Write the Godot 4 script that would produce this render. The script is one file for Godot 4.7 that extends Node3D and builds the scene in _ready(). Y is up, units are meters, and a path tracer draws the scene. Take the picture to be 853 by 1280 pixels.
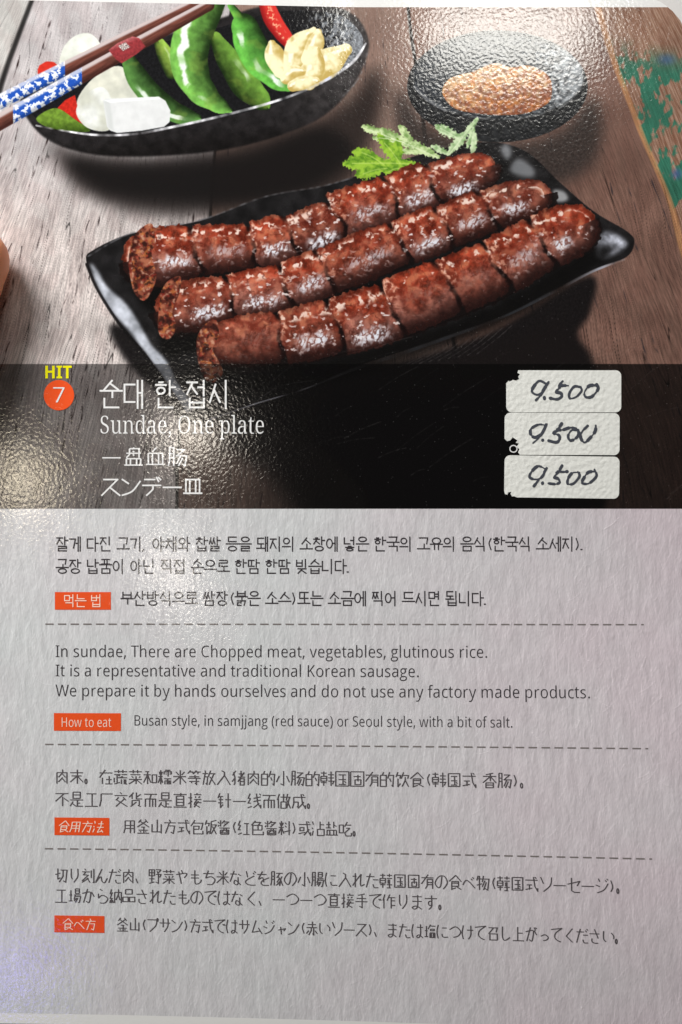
extends Node3D
# A laminated restaurant menu page seen from above. Lengths on the sheet are "print units" of 0.25 mm, p to the right and q down.
const S := 0.00025
const MID := Vector2(426.5, 640.0)
const EYE := 0.32
const K := 1.2                                   # texels per print unit of the printed picture
const PX0 := -60.0
const PY0 := -20.0
var TW := int(960 * K)
var TH := int(660 * K)
var C := PackedColorArray()
var NS := FastNoiseLite.new()
var NF := FastNoiseLite.new()
var NC := FastNoiseLite.new()
var crinkle: Texture2D
var glyphs := {}

# ---------------------------------------------------------------- the sheet
func sm(a: float, b: float, x: float) -> float:
	return smoothstep(a, b, x)

func rise(p: float, q: float) -> float:          # how far the sheet curls up: its lower right corner and, less, its upper left one
	var low := 0.0132 * sm(655.0, 1190.0, q) * pow(clampf((p + 60.0) / 930.0, 0.0, 1.1), 1.5)
	var high := 0.0052 * pow(clampf((330.0 - q) / 340.0, 0.0, 1.2), 1.5) * clampf((440.0 - p) / 440.0, 0.0, 1.2)
	return low + high

func on_page(p: float, q: float, lift := 0.0) -> Vector3:
	return Vector3((p - MID.x) * S, rise(p, q) + lift, (q - MID.y) * S)

func page_normal(p: float, q: float) -> Vector3:
	var dx := (rise(p + 4.0, q) - rise(p - 4.0, q)) / (8.0 * S)
	var dz := (rise(p, q + 4.0) - rise(p, q - 4.0)) / (8.0 * S)
	return Vector3(-dx, 1.0, -dz).normalized()

func uv_of(p: float, q: float) -> Vector2:
	return Vector2(p, q) / 300.0

func add_point(st: SurfaceTool, v: Vector2, lift: float, frame: Rect2) -> void:
	st.set_normal(page_normal(v.x, v.y))
	st.set_uv(uv_of(v.x, v.y))
	st.set_uv2((v - frame.position) / frame.size)
	st.add_vertex(on_page(v.x, v.y, lift))

func add_tri(st: SurfaceTool, a: Vector2, b: Vector2, c: Vector2, lift: float, frame := Rect2(0, 0, 1, 1)) -> void:
	if (b - a).cross(c - a) < 0.0:
		var t := b
		b = c
		c = t
	add_point(st, a, lift, frame)
	add_point(st, b, lift, frame)
	add_point(st, c, lift, frame)

func add_poly(st: SurfaceTool, poly: PackedVector2Array, lift: float, frame := Rect2(0, 0, 1, 1), cell := 0.0) -> void:
	if cell <= 0.0:
		var ix := Geometry2D.triangulate_polygon(poly)
		for k in range(0, ix.size(), 3):
			add_tri(st, poly[ix[k]], poly[ix[k + 1]], poly[ix[k + 2]], lift, frame)
		return
	var lo := poly[0]
	var hi := poly[0]
	for v in poly:
		lo = lo.min(v)
		hi = hi.max(v)
	var y := floorf(lo.y / cell) * cell
	while y < hi.y:
		var x := floorf(lo.x / cell) * cell
		while x < hi.x:
			var box := PackedVector2Array([Vector2(x, y), Vector2(x + cell, y), Vector2(x + cell, y + cell), Vector2(x, y + cell)])
			for piece in Geometry2D.intersect_polygons(poly, box):
				add_poly(st, piece, lift, frame)
			x += cell
		y += cell

func rect_poly(x0: float, y0: float, x1: float, y1: float) -> PackedVector2Array:
	return PackedVector2Array([Vector2(x0, y0), Vector2(x1, y0), Vector2(x1, y1), Vector2(x0, y1)])

func new_st() -> SurfaceTool:
	var st := SurfaceTool.new()
	st.begin(Mesh.PRIMITIVE_TRIANGLES)
	return st

func part(called: String, st: SurfaceTool, m: Material, parent: Node, label := "") -> MeshInstance3D:
	var o := MeshInstance3D.new()
	o.name = called
	o.mesh = st.commit()
	o.material_override = m
	if label:
		o.set_meta("label", label)
	parent.add_child(o, true)
	return o

func thing(called: String, label: String, category: String, at := Vector3.ZERO, group := "") -> Node3D:
	var o := Node3D.new()
	o.name = called
	add_child(o, true)
	o.position = at
	o.set_meta("label", label)
	o.set_meta("category", category)
	if group:
		o.set_meta("group", group)
	return o

# ---------------------------------------------------------------- materials
func rgb(r: float, g: float, b: float) -> Color:
	return Color(r / 255.0, g / 255.0, b / 255.0)

func film(c: Color, rough := 0.1) -> StandardMaterial3D:        # anything printed under the glossy, slightly rippled laminate
	var m := StandardMaterial3D.new()
	m.albedo_color = c
	m.roughness = rough
	m.metallic_specular = 0.5
	m.normal_enabled = true
	m.normal_texture = crinkle
	m.normal_scale = 0.031
	return m

func printed(t: Texture2D) -> StandardMaterial3D:
	var m := film(Color.WHITE)
	m.detail_enabled = true
	m.detail_albedo = t
	m.detail_blend_mode = BaseMaterial3D.BLEND_MODE_MUL
	m.detail_uv_layer = BaseMaterial3D.DETAIL_UV_2
	return m

func plain(c: Color, rough := 0.7) -> StandardMaterial3D:
	var m := StandardMaterial3D.new()
	m.albedo_color = c
	m.roughness = rough
	return m

func make_crinkle() -> Texture2D:                # ripples of the laminate: hammered cells with finer dents
	var n := 1024
	var cell := FastNoiseLite.new()
	cell.seed = 5
	cell.noise_type = FastNoiseLite.TYPE_SIMPLEX_SMOOTH
	cell.frequency = 0.05
	cell.fractal_type = FastNoiseLite.FRACTAL_FBM
	cell.fractal_octaves = 2
	cell.fractal_gain = 0.35
	cell.domain_warp_enabled = true
	cell.domain_warp_amplitude = 18.0
	cell.domain_warp_frequency = 0.02
	var im := cell.get_seamless_image(n, n)
	im.convert(Image.FORMAT_RGBA8)
	im.bump_map_to_normal_map(8.0)
	return ImageTexture.create_from_image(im)

# ---------------------------------------------------------------- painting the printed picture
func put(x: int, y: int, c: Color, a: float) -> void:
	if a > 0.0 and x >= 0 and y >= 0 and x < TW and y < TH:
		var i := y * TW + x
		C[i] = C[i].lerp(c, minf(a, 1.0))

func curve(pts: PackedVector2Array, closed := true, per := 8) -> PackedVector2Array:
	var out := PackedVector2Array()
	var n := pts.size()
	for i in (n if closed else n - 1):
		var a := pts[(i - 1 + n) % n] if closed or i > 0 else pts[0]
		var d := pts[(i + 2) % n] if closed or i < n - 2 else pts[n - 1]
		for k in per:
			out.append(pts[i].cubic_interpolate(pts[(i + 1) % n], a, d, k / float(per)))
	if not closed:
		out.append(pts[n - 1])
	return out

func V(flat: Array) -> PackedVector2Array:
	var o := PackedVector2Array()
	for k in range(0, flat.size(), 2):
		o.append(Vector2(flat[k], flat[k + 1]))
	return o

# coverage of a polygon, with a soft edge of `soft` print units: [x0, y0, w, h, values]
func mask(poly: PackedVector2Array, soft := 0.0) -> Array:
	var pad := int(soft * K * 2.0) + 2
	var lo := Vector2(1e9, 1e9)
	var hi := -lo
	var t := PackedVector2Array()
	for v in poly:
		var w := (v - Vector2(PX0, PY0)) * K
		t.append(w)
		lo = lo.min(w)
		hi = hi.max(w)
	var x0 := maxi(int(lo.x) - pad, -pad)
	var y0 := maxi(int(lo.y) - pad, -pad)
	var w := mini(int(hi.x) + pad, TW + pad) - x0 + 1
	var h := mini(int(hi.y) + pad, TH + pad) - y0 + 1
	var m := PackedFloat32Array()
	m.resize(w * h)
	for row in h:
		for sub in 3:
			var y := y0 + row + (sub + 0.5) / 3.0
			var xs := []
			for k in t.size():
				var a := t[k]
				var b := t[(k + 1) % t.size()]
				if (a.y <= y) != (b.y <= y):
					xs.append(a.x + (y - a.y) / (b.y - a.y) * (b.x - a.x))
			xs.sort()
			for k in range(0, xs.size() - 1, 2):
				var l: float = xs[k] - x0
				var r: float = xs[k + 1] - x0
				for x in range(maxi(int(l), 0), mini(int(r) + 1, w)):
					m[row * w + x] += clampf(minf(r, x + 1.0) - maxf(l, x), 0.0, 1.0) / 3.0
	var rad := int(soft * K / 2.0)
	if rad > 0:
		for pass_ in 2:
			m = blur(m, w, h, rad, 1, w)
			m = blur(m, h, w, rad, w, 1)
	return [x0, y0, w, h, m]

func blur(m: PackedFloat32Array, n: int, lines: int, r: int, step: int, stride: int) -> PackedFloat32Array:
	var out := PackedFloat32Array()
	out.resize(m.size())
	var norm := 1.0 / (2 * r + 1)
	for l in lines:
		var base := l * stride
		var acc := 0.0
		for k in mini(r, n):
			acc += m[base + k * step]
		for k in n:
			if k + r < n:
				acc += m[base + (k + r) * step]
			if k - r - 1 >= 0:
				acc -= m[base + (k - r - 1) * step]
			out[base + k * step] = acc * norm
	return out

# fill a polygon with a colour; grain adds mottling, and tint(p, q, base) may vary the colour
func fill(poly: PackedVector2Array, c: Color, a := 1.0, soft := 0.0, grain := 0.0, size := 0.2, tint = null) -> void:
	var m := mask(poly, soft)
	var w: int = m[2]
	var v: PackedFloat32Array = m[4]
	for row in m[3]:
		var y: int = m[1] + row
		if y < 0 or y >= TH:
			continue
		for k in w:
			var cover := v[row * w + k]
			var x: int = m[0] + k
			if cover <= 0.003 or x < 0 or x >= TW:
				continue
			var col := c
			var p := x / K + PX0
			var q := y / K + PY0
			if tint:
				col = tint.call(p, q, c)
			if grain > 0.0:
				var g := 1.0 + grain * NF.get_noise_2d(p * size, q * size)
				col = Color(col.r * g, col.g * g, col.b * g)
			var i := y * TW + x
			C[i] = C[i].lerp(col, minf(cover * a, 1.0))

# a tube along a curve: for every texel near it (s along in print units, t across from -1 to 1) -> look(s, t, p, q) gives a colour, alpha included
func tube(ctrl: PackedVector2Array, radii: Array, look: Callable, wobble := 0.0, freq := 0.1) -> void:
	var per := 8
	var pts := curve(ctrl, false, per)
	var n := pts.size()
	var rr := PackedFloat32Array()
	var big := 0.0
	for i in n:
		var f := i / float(per)
		var k := mini(int(f), radii.size() - 2)
		var r := lerpf(radii[k], radii[k + 1], smoothstep(0.0, 1.0, f - k))
		rr.append(r)
		big = maxf(big, r)
	var lo := pts[0]
	var hi := pts[0]
	for v in pts:
		lo = lo.min(v)
		hi = hi.max(v)
	var pad := big * 1.3 + 2.0
	var x0 := maxi(0, int((lo.x - pad - PX0) * K))
	var y0 := maxi(0, int((lo.y - pad - PY0) * K))
	var x1 := mini(TW - 1, int((hi.x + pad - PX0) * K))
	var y1 := mini(TH - 1, int((hi.y + pad - PY0) * K))
	var w := x1 - x0 + 1
	var h := y1 - y0 + 1
	if w <= 0 or h <= 0:
		return
	var T := PackedFloat32Array()
	var SS := PackedFloat32Array()
	var sgn := PackedFloat32Array()
	T.resize(w * h)
	T.fill(9.0)
	SS.resize(w * h)
	sgn.resize(w * h)
	var s := 0.0
	for i in n - 1:
		var a := pts[i]
		var b := pts[i + 1]
		var d := b - a
		var len := d.length()
		if len < 0.01:
			continue
		var u := d / len
		var r := maxf(rr[i], rr[i + 1]) * 1.25 + 2.0
		for y in range(maxi(y0, int((minf(a.y, b.y) - r - PY0) * K)), mini(y1, int((maxf(a.y, b.y) + r - PY0) * K)) + 1):
			for x in range(maxi(x0, int((minf(a.x, b.x) - r - PX0) * K)), mini(x1, int((maxf(a.x, b.x) + r - PX0) * K)) + 1):
				var v := Vector2(x / K + PX0, y / K + PY0) - a
				var al := clampf(v.dot(u), 0.0, len)
				var rad := lerpf(rr[i], rr[i + 1], al / len)
				var t := (v - u * al).length() / maxf(rad, 0.5)
				var j := (y - y0) * w + x - x0
				if t < T[j]:
					T[j] = t
					SS[j] = s + al
					sgn[j] = signf(u.cross(v))
		s += len
	for y in range(y0, y1 + 1):
		for x in range(x0, x1 + 1):
			var j := (y - y0) * w + x - x0
			var t := T[j]
			if t > 1.3:
				continue
			var p := x / K + PX0
			var q := y / K + PY0
			if wobble > 0.0:
				t *= 1.0 + wobble * NF.get_noise_2d(p * freq + 90.0, q * freq)
			var e := clampf((1.0 - t) * big * 0.8 + 0.5, 0.0, 1.0)
			if e <= 0.0:
				continue
			var c: Color = look.call(SS[j], minf(t, 1.0) * sgn[j], p, q)
			var i := y * TW + x
			C[i] = C[i].lerp(Color(c.r, c.g, c.b), e * c.a)

func line(pts: PackedVector2Array, width: float, c: Color, a := 1.0, vary := 0.0) -> void:
	tube(pts, [width / 2.0, width / 2.0], func(s, t, _p, _q): return Color(c.r, c.g, c.b, a * (1.0 - vary * (0.5 + NS.get_noise_2d(s * 0.09, 3.0)))))

func mixc(a: Color, b: Color, t: float) -> Color:
	return a.lerp(b, clampf(t, 0.0, 1.0))

func dim(c: Color, f: float) -> Color:
	return Color(c.r * f, c.g * f, c.b * f, c.a)

func paint_wood() -> void:
	var greys := [rgb(184, 182, 179), rgb(184, 179, 180), rgb(140, 116, 105), rgb(120, 92, 80)]
	var edges := [-0.365, -0.112, 0.123, 0.366]
	for y in TH:
		var q := y / K + PY0
		var d := q + 950.0
		var along := log(d)
		for x in TW:
			var p := x / K + PX0
			var a := (p - 395.0) / d
			var bend := a + 0.004 * NS.get_noise_2d(a * 9.0, along * 6.0)
			var g := NF.get_noise_2d(bend * 420.0, along * 22.0)
			var f := NS.get_noise_2d(bend * 1500.0, along * 90.0)
			var cr := absf(NS.get_noise_2d(bend * 90.0 + 40.0, along * 4.0))
			var deep := sm(0.06, 0.0, cr) * sm(0.0, 0.4, NS.get_noise_2d(bend * 70.0, along * 7.0 + 9.0) + 0.25)
			var c: Color
			if bend > 0.366:
				c = mixc(rgb(128, 92, 74), rgb(150, 124, 108), 0.5 + g * 1.1)
				var chip := NF.get_noise_2d(p * 0.022, q * 0.014 + 50.0) + 0.5 * NF.get_noise_2d(p * 0.09, q * 0.05)
				var teal := sm(40.0, 85.0, q - (p - 760.0) * 0.15) * sm(-0.24, 0.14, chip) * (1.0 - sm(255.0, 330.0, q))
				c = mixc(c, rgb(44, 110, 90), teal * 0.9)
				c = mixc(c, rgb(72, 100, 136), sm(18.0, 0.0, Vector2(p - 833.0, (q - 74.0) * 1.6).length()) * 0.8)
				c = mixc(c, rgb(72, 100, 150), sm(11.0, 0.0, Vector2(p - 846.0, (q - 217.0)).length()) * 0.8)
			else:
				var which := 0
				while which < 3 and bend > edges[which]:
					which += 1
				c = greys[which]
				if which < 2:
					c = mixc(c, rgb(192, 183, 180), sm(150.0, 330.0, q))
				c = mixc(c, rgb(112, 84, 76), sm(430.0, 720.0, p) * 0.45)
			var near := 0.5 + 0.5 * sm(120.0, 300.0, q)
			var v := 1.0 + near * (0.2 * g + 0.1 * f - 0.6 * deep)
			for e in edges:
				var off: float = absf(bend - e) * d
				if e > 0.3:
					c = mixc(c, rgb(176, 128, 88), sm(4.5, 1.5, absf(off - 1.0)) * 0.8)
				else:
					v *= 1.0 - 0.75 * sm(5.0 if e < -0.3 else 3.0, 1.0, off)
			v *= 1.0 + 0.06 * NS.get_noise_2d(p * 0.013, q * 0.013)
			c = dim(c, v)
			C[y * TW + x] = mixc(c, Color(c.r * 0.97, c.g * 0.955, c.b * 0.955), 0.5 + NS.get_noise_2d(p * 0.03, q * 0.02) * 2.0)

func paint_cracks() -> void:
	var r := RandomNumberGenerator.new()
	r.seed = 15
	for k in 210:
		var a := r.randf_range(-0.37, 0.1) if k < 160 else r.randf_range(0.05, 0.36)
		var q := r.randf_range(215.0, 640.0) if k % 6 else r.randf_range(0.0, 250.0)
		var pts := PackedVector2Array()
		for j in r.randi_range(3, 8):
			pts.append(Vector2(395.0 + a * (q + 950.0), q))
			q += r.randf_range(9.0, 20.0)
			a += r.randf_range(-0.0016, 0.0016)
		tube(pts, [0.3, r.randf_range(0.6, 1.3), 0.3, r.randf_range(0.4, 1.0), 0.2], func(s, _t, _p, _q): return Color(0.25, 0.21, 0.21, 0.75 * (0.7 + NS.get_noise_2d(s * 0.06, k))))

func pepper(pts: Array, radii: Array, base: Color, shine: float, side := -1.0, from := 0.15, to := 0.85) -> void:
	var total := 0.0
	var v := V(pts)
	for i in v.size() - 1:
		total += v[i].distance_to(v[i + 1])
	tube(v, radii, func(s, t, p, q):
		var f: float = s / total
		var n := NF.get_noise_2d(p * 0.06, q * 0.06)
		var c := dim(base, 1.12 - 0.62 * pow(absf(t * 0.55 - side * 0.42), 1.3) * 1.3 + 0.16 * n)
		c = mixc(c, rgb(26, 44, 20), sm(0.55, 1.0, -side * t) * 0.75)
		c = mixc(c, rgb(150, 165, 70), sm(0.2, 0.6, NF.get_noise_2d(p * 0.02 + 7.0, q * 0.03)) * 0.22)
		var band := sm(0.26, 0.1, absf(t - side * (0.4 + 0.12 * NS.get_noise_2d(s * 0.03, 1.0))) + 0.12 * NF.get_noise_2d(p * 0.04, q * 0.04))
		var on := sm(from - 0.06, from + 0.08, f) * sm(to + 0.06, to - 0.08, f) * sm(-0.7, 0.3, NS.get_noise_2d(s * 0.022 + base.r * 60.0, 5.0))
		return mixc(c, rgb(238, 244, 240), band * on * shine))

func blob(x: float, y: float, rx: float, ry: float, turn: float, c: Color, low: Color) -> void:
	var poly := PackedVector2Array()
	for k in 28:
		var a := TAU * k / 28.0
		var w := 1.0 + 0.05 * NS.get_noise_2d(cos(a) * 3.0 + x, sin(a) * 3.0 + y)
		poly.append(Vector2(x, y) + Vector2(cos(a) * rx * w, sin(a) * ry * w).rotated(turn))
	fill(poly, c, 1.0, 1.5, 0.08, 0.1, func(p, q, base):
		var v := Vector2((p - x) / rx, (q - y) / ry)
		return mixc(base, low, sm(-0.1, 1.1, v.x * 0.35 + v.y * 0.8)))

func paint_side_bowl() -> void:
	fill(curve(V([60, 175, 95, 190, 200, 196, 330, 170, 430, 130, 470, 80, 478, 130, 455, 200, 420, 240, 330, 262, 230, 272, 150, 262, 95, 235, 75, 205])), rgb(32, 27, 26), 0.88, 20.0)
	fill(curve(V([90, 200, 160, 208, 300, 196, 400, 160, 440, 190, 380, 238, 270, 254, 150, 246, 105, 225])), rgb(22, 20, 20), 0.9, 16.0)
	var hull := curve(V([28, 130, 42, 108, 78, 88, 130, 66, 200, 50, 270, 28, 340, 8, 410, 8, 444, 20, 460, 46, 459, 70, 441, 108, 405, 145, 350, 170, 280, 188, 200, 196, 132, 196, 85, 187, 55, 172, 36, 150]))
	fill(hull, rgb(34, 32, 33), 1.0, 2.0, 0.3, 0.05, func(p, q, b): return mixc(mixc(b, rgb(22, 20, 20), sm(165.0, 196.0, q + (p - 160.0) * 0.1)), rgb(74, 70, 70), sm(300.0, 470.0, p) * sm(190.0, 90.0, q) * 0.7))
	fill(curve(V([38, 128, 60, 102, 130, 74, 200, 58, 280, 36, 350, 16, 420, 18, 450, 40, 452, 62, 430, 88, 390, 112, 330, 135, 260, 152, 190, 165, 120, 168, 70, 160, 45, 148])), rgb(24, 24, 26), 1.0, 1.0, 0.3, 0.2, func(p, q, b):
		return mixc(b, rgb(128, 132, 138), sm(385.0, 445.0, p + NF.get_noise_2d(p * 0.1, q * 0.1) * 40.0)))
	line(V([40, 116, 70, 92, 130, 68, 200, 52]), 1.6, rgb(90, 90, 94), 0.7)
	# red slices, a green slice and white radish
	blob(63, 92, 13, 10, -0.3, rgb(198, 50, 38), rgb(150, 26, 22))
	fill(V([74, 138, 84, 128, 96, 122, 100, 140, 106, 158, 96, 152]), rgb(188, 42, 32), 1.0, 1.0, 0.15)
	fill(curve(V([48, 150, 72, 138, 96, 152, 114, 166, 80, 165, 58, 160])), rgb(104, 136, 48), 1.0, 1.5, 0.2, 0.1, func(p, q, b): return mixc(b, rgb(60, 84, 26), sm(150.0, 166.0, q)))
	var white := func(p, q, b): return mixc(b, rgb(196, 198, 186), 0.5 + 0.9 * NF.get_noise_2d(p * 0.02, q * 0.02) + (q - 120.0) * 0.004)
	fill(curve(V([77, 90, 82, 66, 98, 50, 117, 48, 129, 64, 112, 76, 92, 92]), true, 6), rgb(228, 232, 224), 1.0, 1.5, 0.06, 0.05, white)
	fill(curve(V([98, 132, 118, 102, 150, 86, 171, 104, 177, 126, 150, 132, 120, 150]), true, 6), rgb(214, 214, 200), 1.0, 1.5, 0.06, 0.05, white)
	pepper([201, 58, 208, 72, 216, 92], [7, 10, 9], rgb(134, 168, 70), 0.3)
	pepper([162, 78, 176, 104, 200, 130, 225, 144, 247, 148], [9, 14, 15, 12, 5], rgb(76, 118, 58), 0.85, 1.0, 0.3, 0.95)
	fill(curve(V([97, 142, 108, 122, 130, 112, 142, 130, 141, 160, 128, 166, 108, 160]), true, 6), rgb(226, 229, 226), 1.0, 1.5, 0.06, 0.05, white)
	fill(V([131, 128, 134, 126, 200, 123, 208, 128, 214, 140, 213, 154, 206, 160, 178, 165, 148, 168, 139, 165, 135, 160]), rgb(218, 220, 221), 1.0, 1.6, 0.03, 0.05)
	fill(V([131, 128, 139, 127, 144, 166, 137, 162]), rgb(196, 200, 199), 0.7, 2.0)
	fill(V([131, 128, 200, 123, 202, 126, 139, 131]), rgb(234, 236, 238), 0.8, 1.2)
	pepper([270, 50, 288, 80, 306, 106, 322, 122, 332, 132], [8, 15, 18, 14, 6], rgb(96, 136, 54), 0.7, -1.0, 0.35, 0.62)
	pepper([270, -6, 251, 26, 239, 58, 238, 86, 250, 112, 270, 130, 288, 139], [17, 23, 24, 23, 18, 11, 3], rgb(108, 164, 74), 0.95, 1.0, 0.08, 0.8)
	pepper([289, 10, 299, 24, 307, 38, 313, 56, 326, 76, 346, 93, 360, 105], [4, 6, 17, 20, 21, 19, 10], rgb(92, 162, 66), 0.95, 1.0, 0.3, 0.95)
	tube(V([331, 0, 340, 24, 352, 42, 365, 58]), [9, 11, 10, 7], func(s, t, p, q):
		var c := mixc(rgb(206, 52, 46), rgb(140, 24, 26), sm(0.0, 1.0, t))
		return mixc(c, rgb(240, 190, 150), sm(0.1, 0.4, NF.get_noise_2d(p * 0.13, q * 0.13)) * sm(0.6, 0.2, absf(t)) * 0.8))
	for g in [[[352, 88, 344, 72, 340, 56], [11, 13, 5]], [[366, 84, 372, 60, 392, 38], [12, 15, 4]], [[384, 74, 394, 56, 398, 40], [8, 11, 4]], [[378, 96, 404, 82, 432, 62], [10, 19, 8]], [[386, 104, 392, 84, 396, 64], [9, 14, 5]], [[358, 98, 366, 92, 376, 90], [8, 10, 6]], [[366, 108, 378, 104, 394, 102], [7, 9, 6]]]:
		tube(V(g[0]), g[1], func(s, t, p, q):
			var n := NF.get_noise_2d(p * 0.04, q * 0.04)
			var c := mixc(rgb(244, 236, 196), rgb(190, 164, 92), sm(-0.5, 1.1, t * 0.7 + absf(t) * 0.4 + n))
			return mixc(c, rgb(255, 252, 238), sm(0.35, 0.1, absf(t + 0.35)) * sm(-0.1, 0.3, n) * 0.8))
	tube(V([47, 159, 80, 165, 120, 170, 165, 169, 210, 161, 280, 145, 350, 125, 400, 104, 440, 78, 457, 54]), [1.0, 1.1, 1.4, 1.5, 1.6, 1.6, 1.6, 1.7, 1.8, 1.2], func(s, t, _p, _q): return Color(0.82, 0.82, 0.84, 0.35 + 0.9 * (0.4 + NF.get_noise_2d(s * 0.03, 0.0))))
	line(V([459, 66, 448, 98, 420, 128]), 2.0, rgb(120, 118, 120), 0.5, 0.8)

func chopstick(a: Vector2, b: Vector2, r: float, blue0: float, blue1: float) -> void:
	tube(PackedVector2Array([a, a.lerp(b, 0.33), a.lerp(b, 0.66), b]), [r, r, r * 0.9, r * 0.72], func(s, t, p, q):
		var c := mixc(rgb(106, 62, 52), rgb(62, 34, 30), sm(-0.1, 0.9, t))
		c = dim(c, 1.0 + 0.2 * NF.get_noise_2d(s * 0.03, t * 2.0))
		if p > blue0 and p < blue1:
			var n := NF.get_noise_2d(p * 0.09 + 20.0, q * 0.09) + 0.2 * NS.get_noise_2d(p * 0.3, q * 0.3)
			c = mixc(rgb(34, 78, 168), rgb(214, 218, 226), sm(0.02, 0.16, n - 0.1 * sm(blue1 - 30.0, blue1 - 10.0, p)))
			c = dim(c, 1.05 - 0.3 * sm(0.2, 1.0, t))
		return mixc(c, rgb(226, 222, 224), sm(-0.25, -0.62, t) * 0.75))

func paint_chopsticks() -> void:
	chopstick(Vector2(-64, 164), Vector2(246, 8), 8.6, -80.0, 84.0)
	chopstick(Vector2(-64, 192), Vector2(262, 10), 9.6, 19.0, 105.0)
	var wrap := V([138, 67, 150, 58, 168, 50, 176, 52, 184, 62, 172, 72, 154, 83, 147, 78])
	fill(wrap, rgb(140, 52, 56), 1.0, 1.0, 0.15, 0.2, func(p, q, b): return mixc(b, rgb(196, 120, 122), sm(66.0, 56.0, q + (p - 150.0) * 0.45) * 0.8))
	fill(V([150, 62, 159, 57, 165, 63, 156, 68]), rgb(176, 172, 168), 0.9, 1.0, 0.8, 0.5)

func ellipse(x: float, y: float, rx: float, ry: float, n := 40) -> PackedVector2Array:
	var o := PackedVector2Array()
	for k in n:
		o.append(Vector2(x + cos(TAU * k / n) * rx, y + sin(TAU * k / n) * ry))
	return o

var SAUCE := V([553, 116, 560, 100, 576, 93, 590, 90, 606, 83, 622, 79, 640, 84, 662, 82, 684, 93, 690, 108, 686, 128, 660, 141, 628, 144, 590, 141, 566, 134])

func paint_sauce_bowl() -> void:
	fill(curve(V([498, 110, 540, 160, 620, 180, 700, 165, 742, 120, 752, 180, 720, 222, 640, 238, 560, 222, 500, 170])), rgb(50, 44, 42), 0.9, 18.0, 0.3)
	fill(ellipse(622, 108, 113, 70), rgb(30, 31, 33), 1.0, 1.5, 0.3, 0.06)
	fill(ellipse(623, 96, 107, 52), rgb(40, 44, 50), 1.0, 2.0, 0.3, 0.08, func(p, q, b):
		return mixc(b, rgb(150, 154, 158), sm(660.0, 720.0, p + NF.get_noise_2d(p * 0.08, q * 0.08) * 30.0) * 0.9))
	line(V([518, 108, 534, 124, 556, 137]), 4.0, rgb(110, 112, 116), 0.8)
	line(V([556, 137, 600, 147, 650, 147, 700, 134, 728, 108]), 2.5, rgb(110, 112, 114), 0.6, 0.8)
	var sauce := curve(SAUCE)
	fill(sauce, rgb(190, 142, 100), 1.0, 1.0, 0.25, 0.12, func(p, q, b):
		var n := NF.get_noise_2d(p * 0.07, q * 0.07)
		var top: float = (q - 112.0) * 0.02 + (p - 620.0) * 0.006 + n * 0.9
		var c := mixc(rgb(196, 156, 116), rgb(136, 80, 54), 0.5 + top)
		c = mixc(c, rgb(226, 202, 170), sm(0.12, 0.5, NF.get_noise_2d(p * 0.08 + 30.0, q * 0.08)) * sm(125.0, 95.0, q) * 0.7)
		return mixc(c, rgb(196, 120, 50), sm(0.1, 0.35, NF.get_noise_2d(p * 0.05 + 3.0, q * 0.05)) * 0.45))

var PLATE := V([108, 326, 118, 312, 165, 292, 250, 276, 330, 247, 400, 234, 440, 222, 520, 195, 600, 178, 655, 188, 700, 228, 742, 264, 785, 290, 793, 304, 782, 322, 740, 338, 690, 364, 630, 394, 560, 420, 500, 440, 440, 460, 380, 484, 320, 502, 262, 522, 240, 520, 215, 488, 180, 440, 150, 405, 124, 362])

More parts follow.
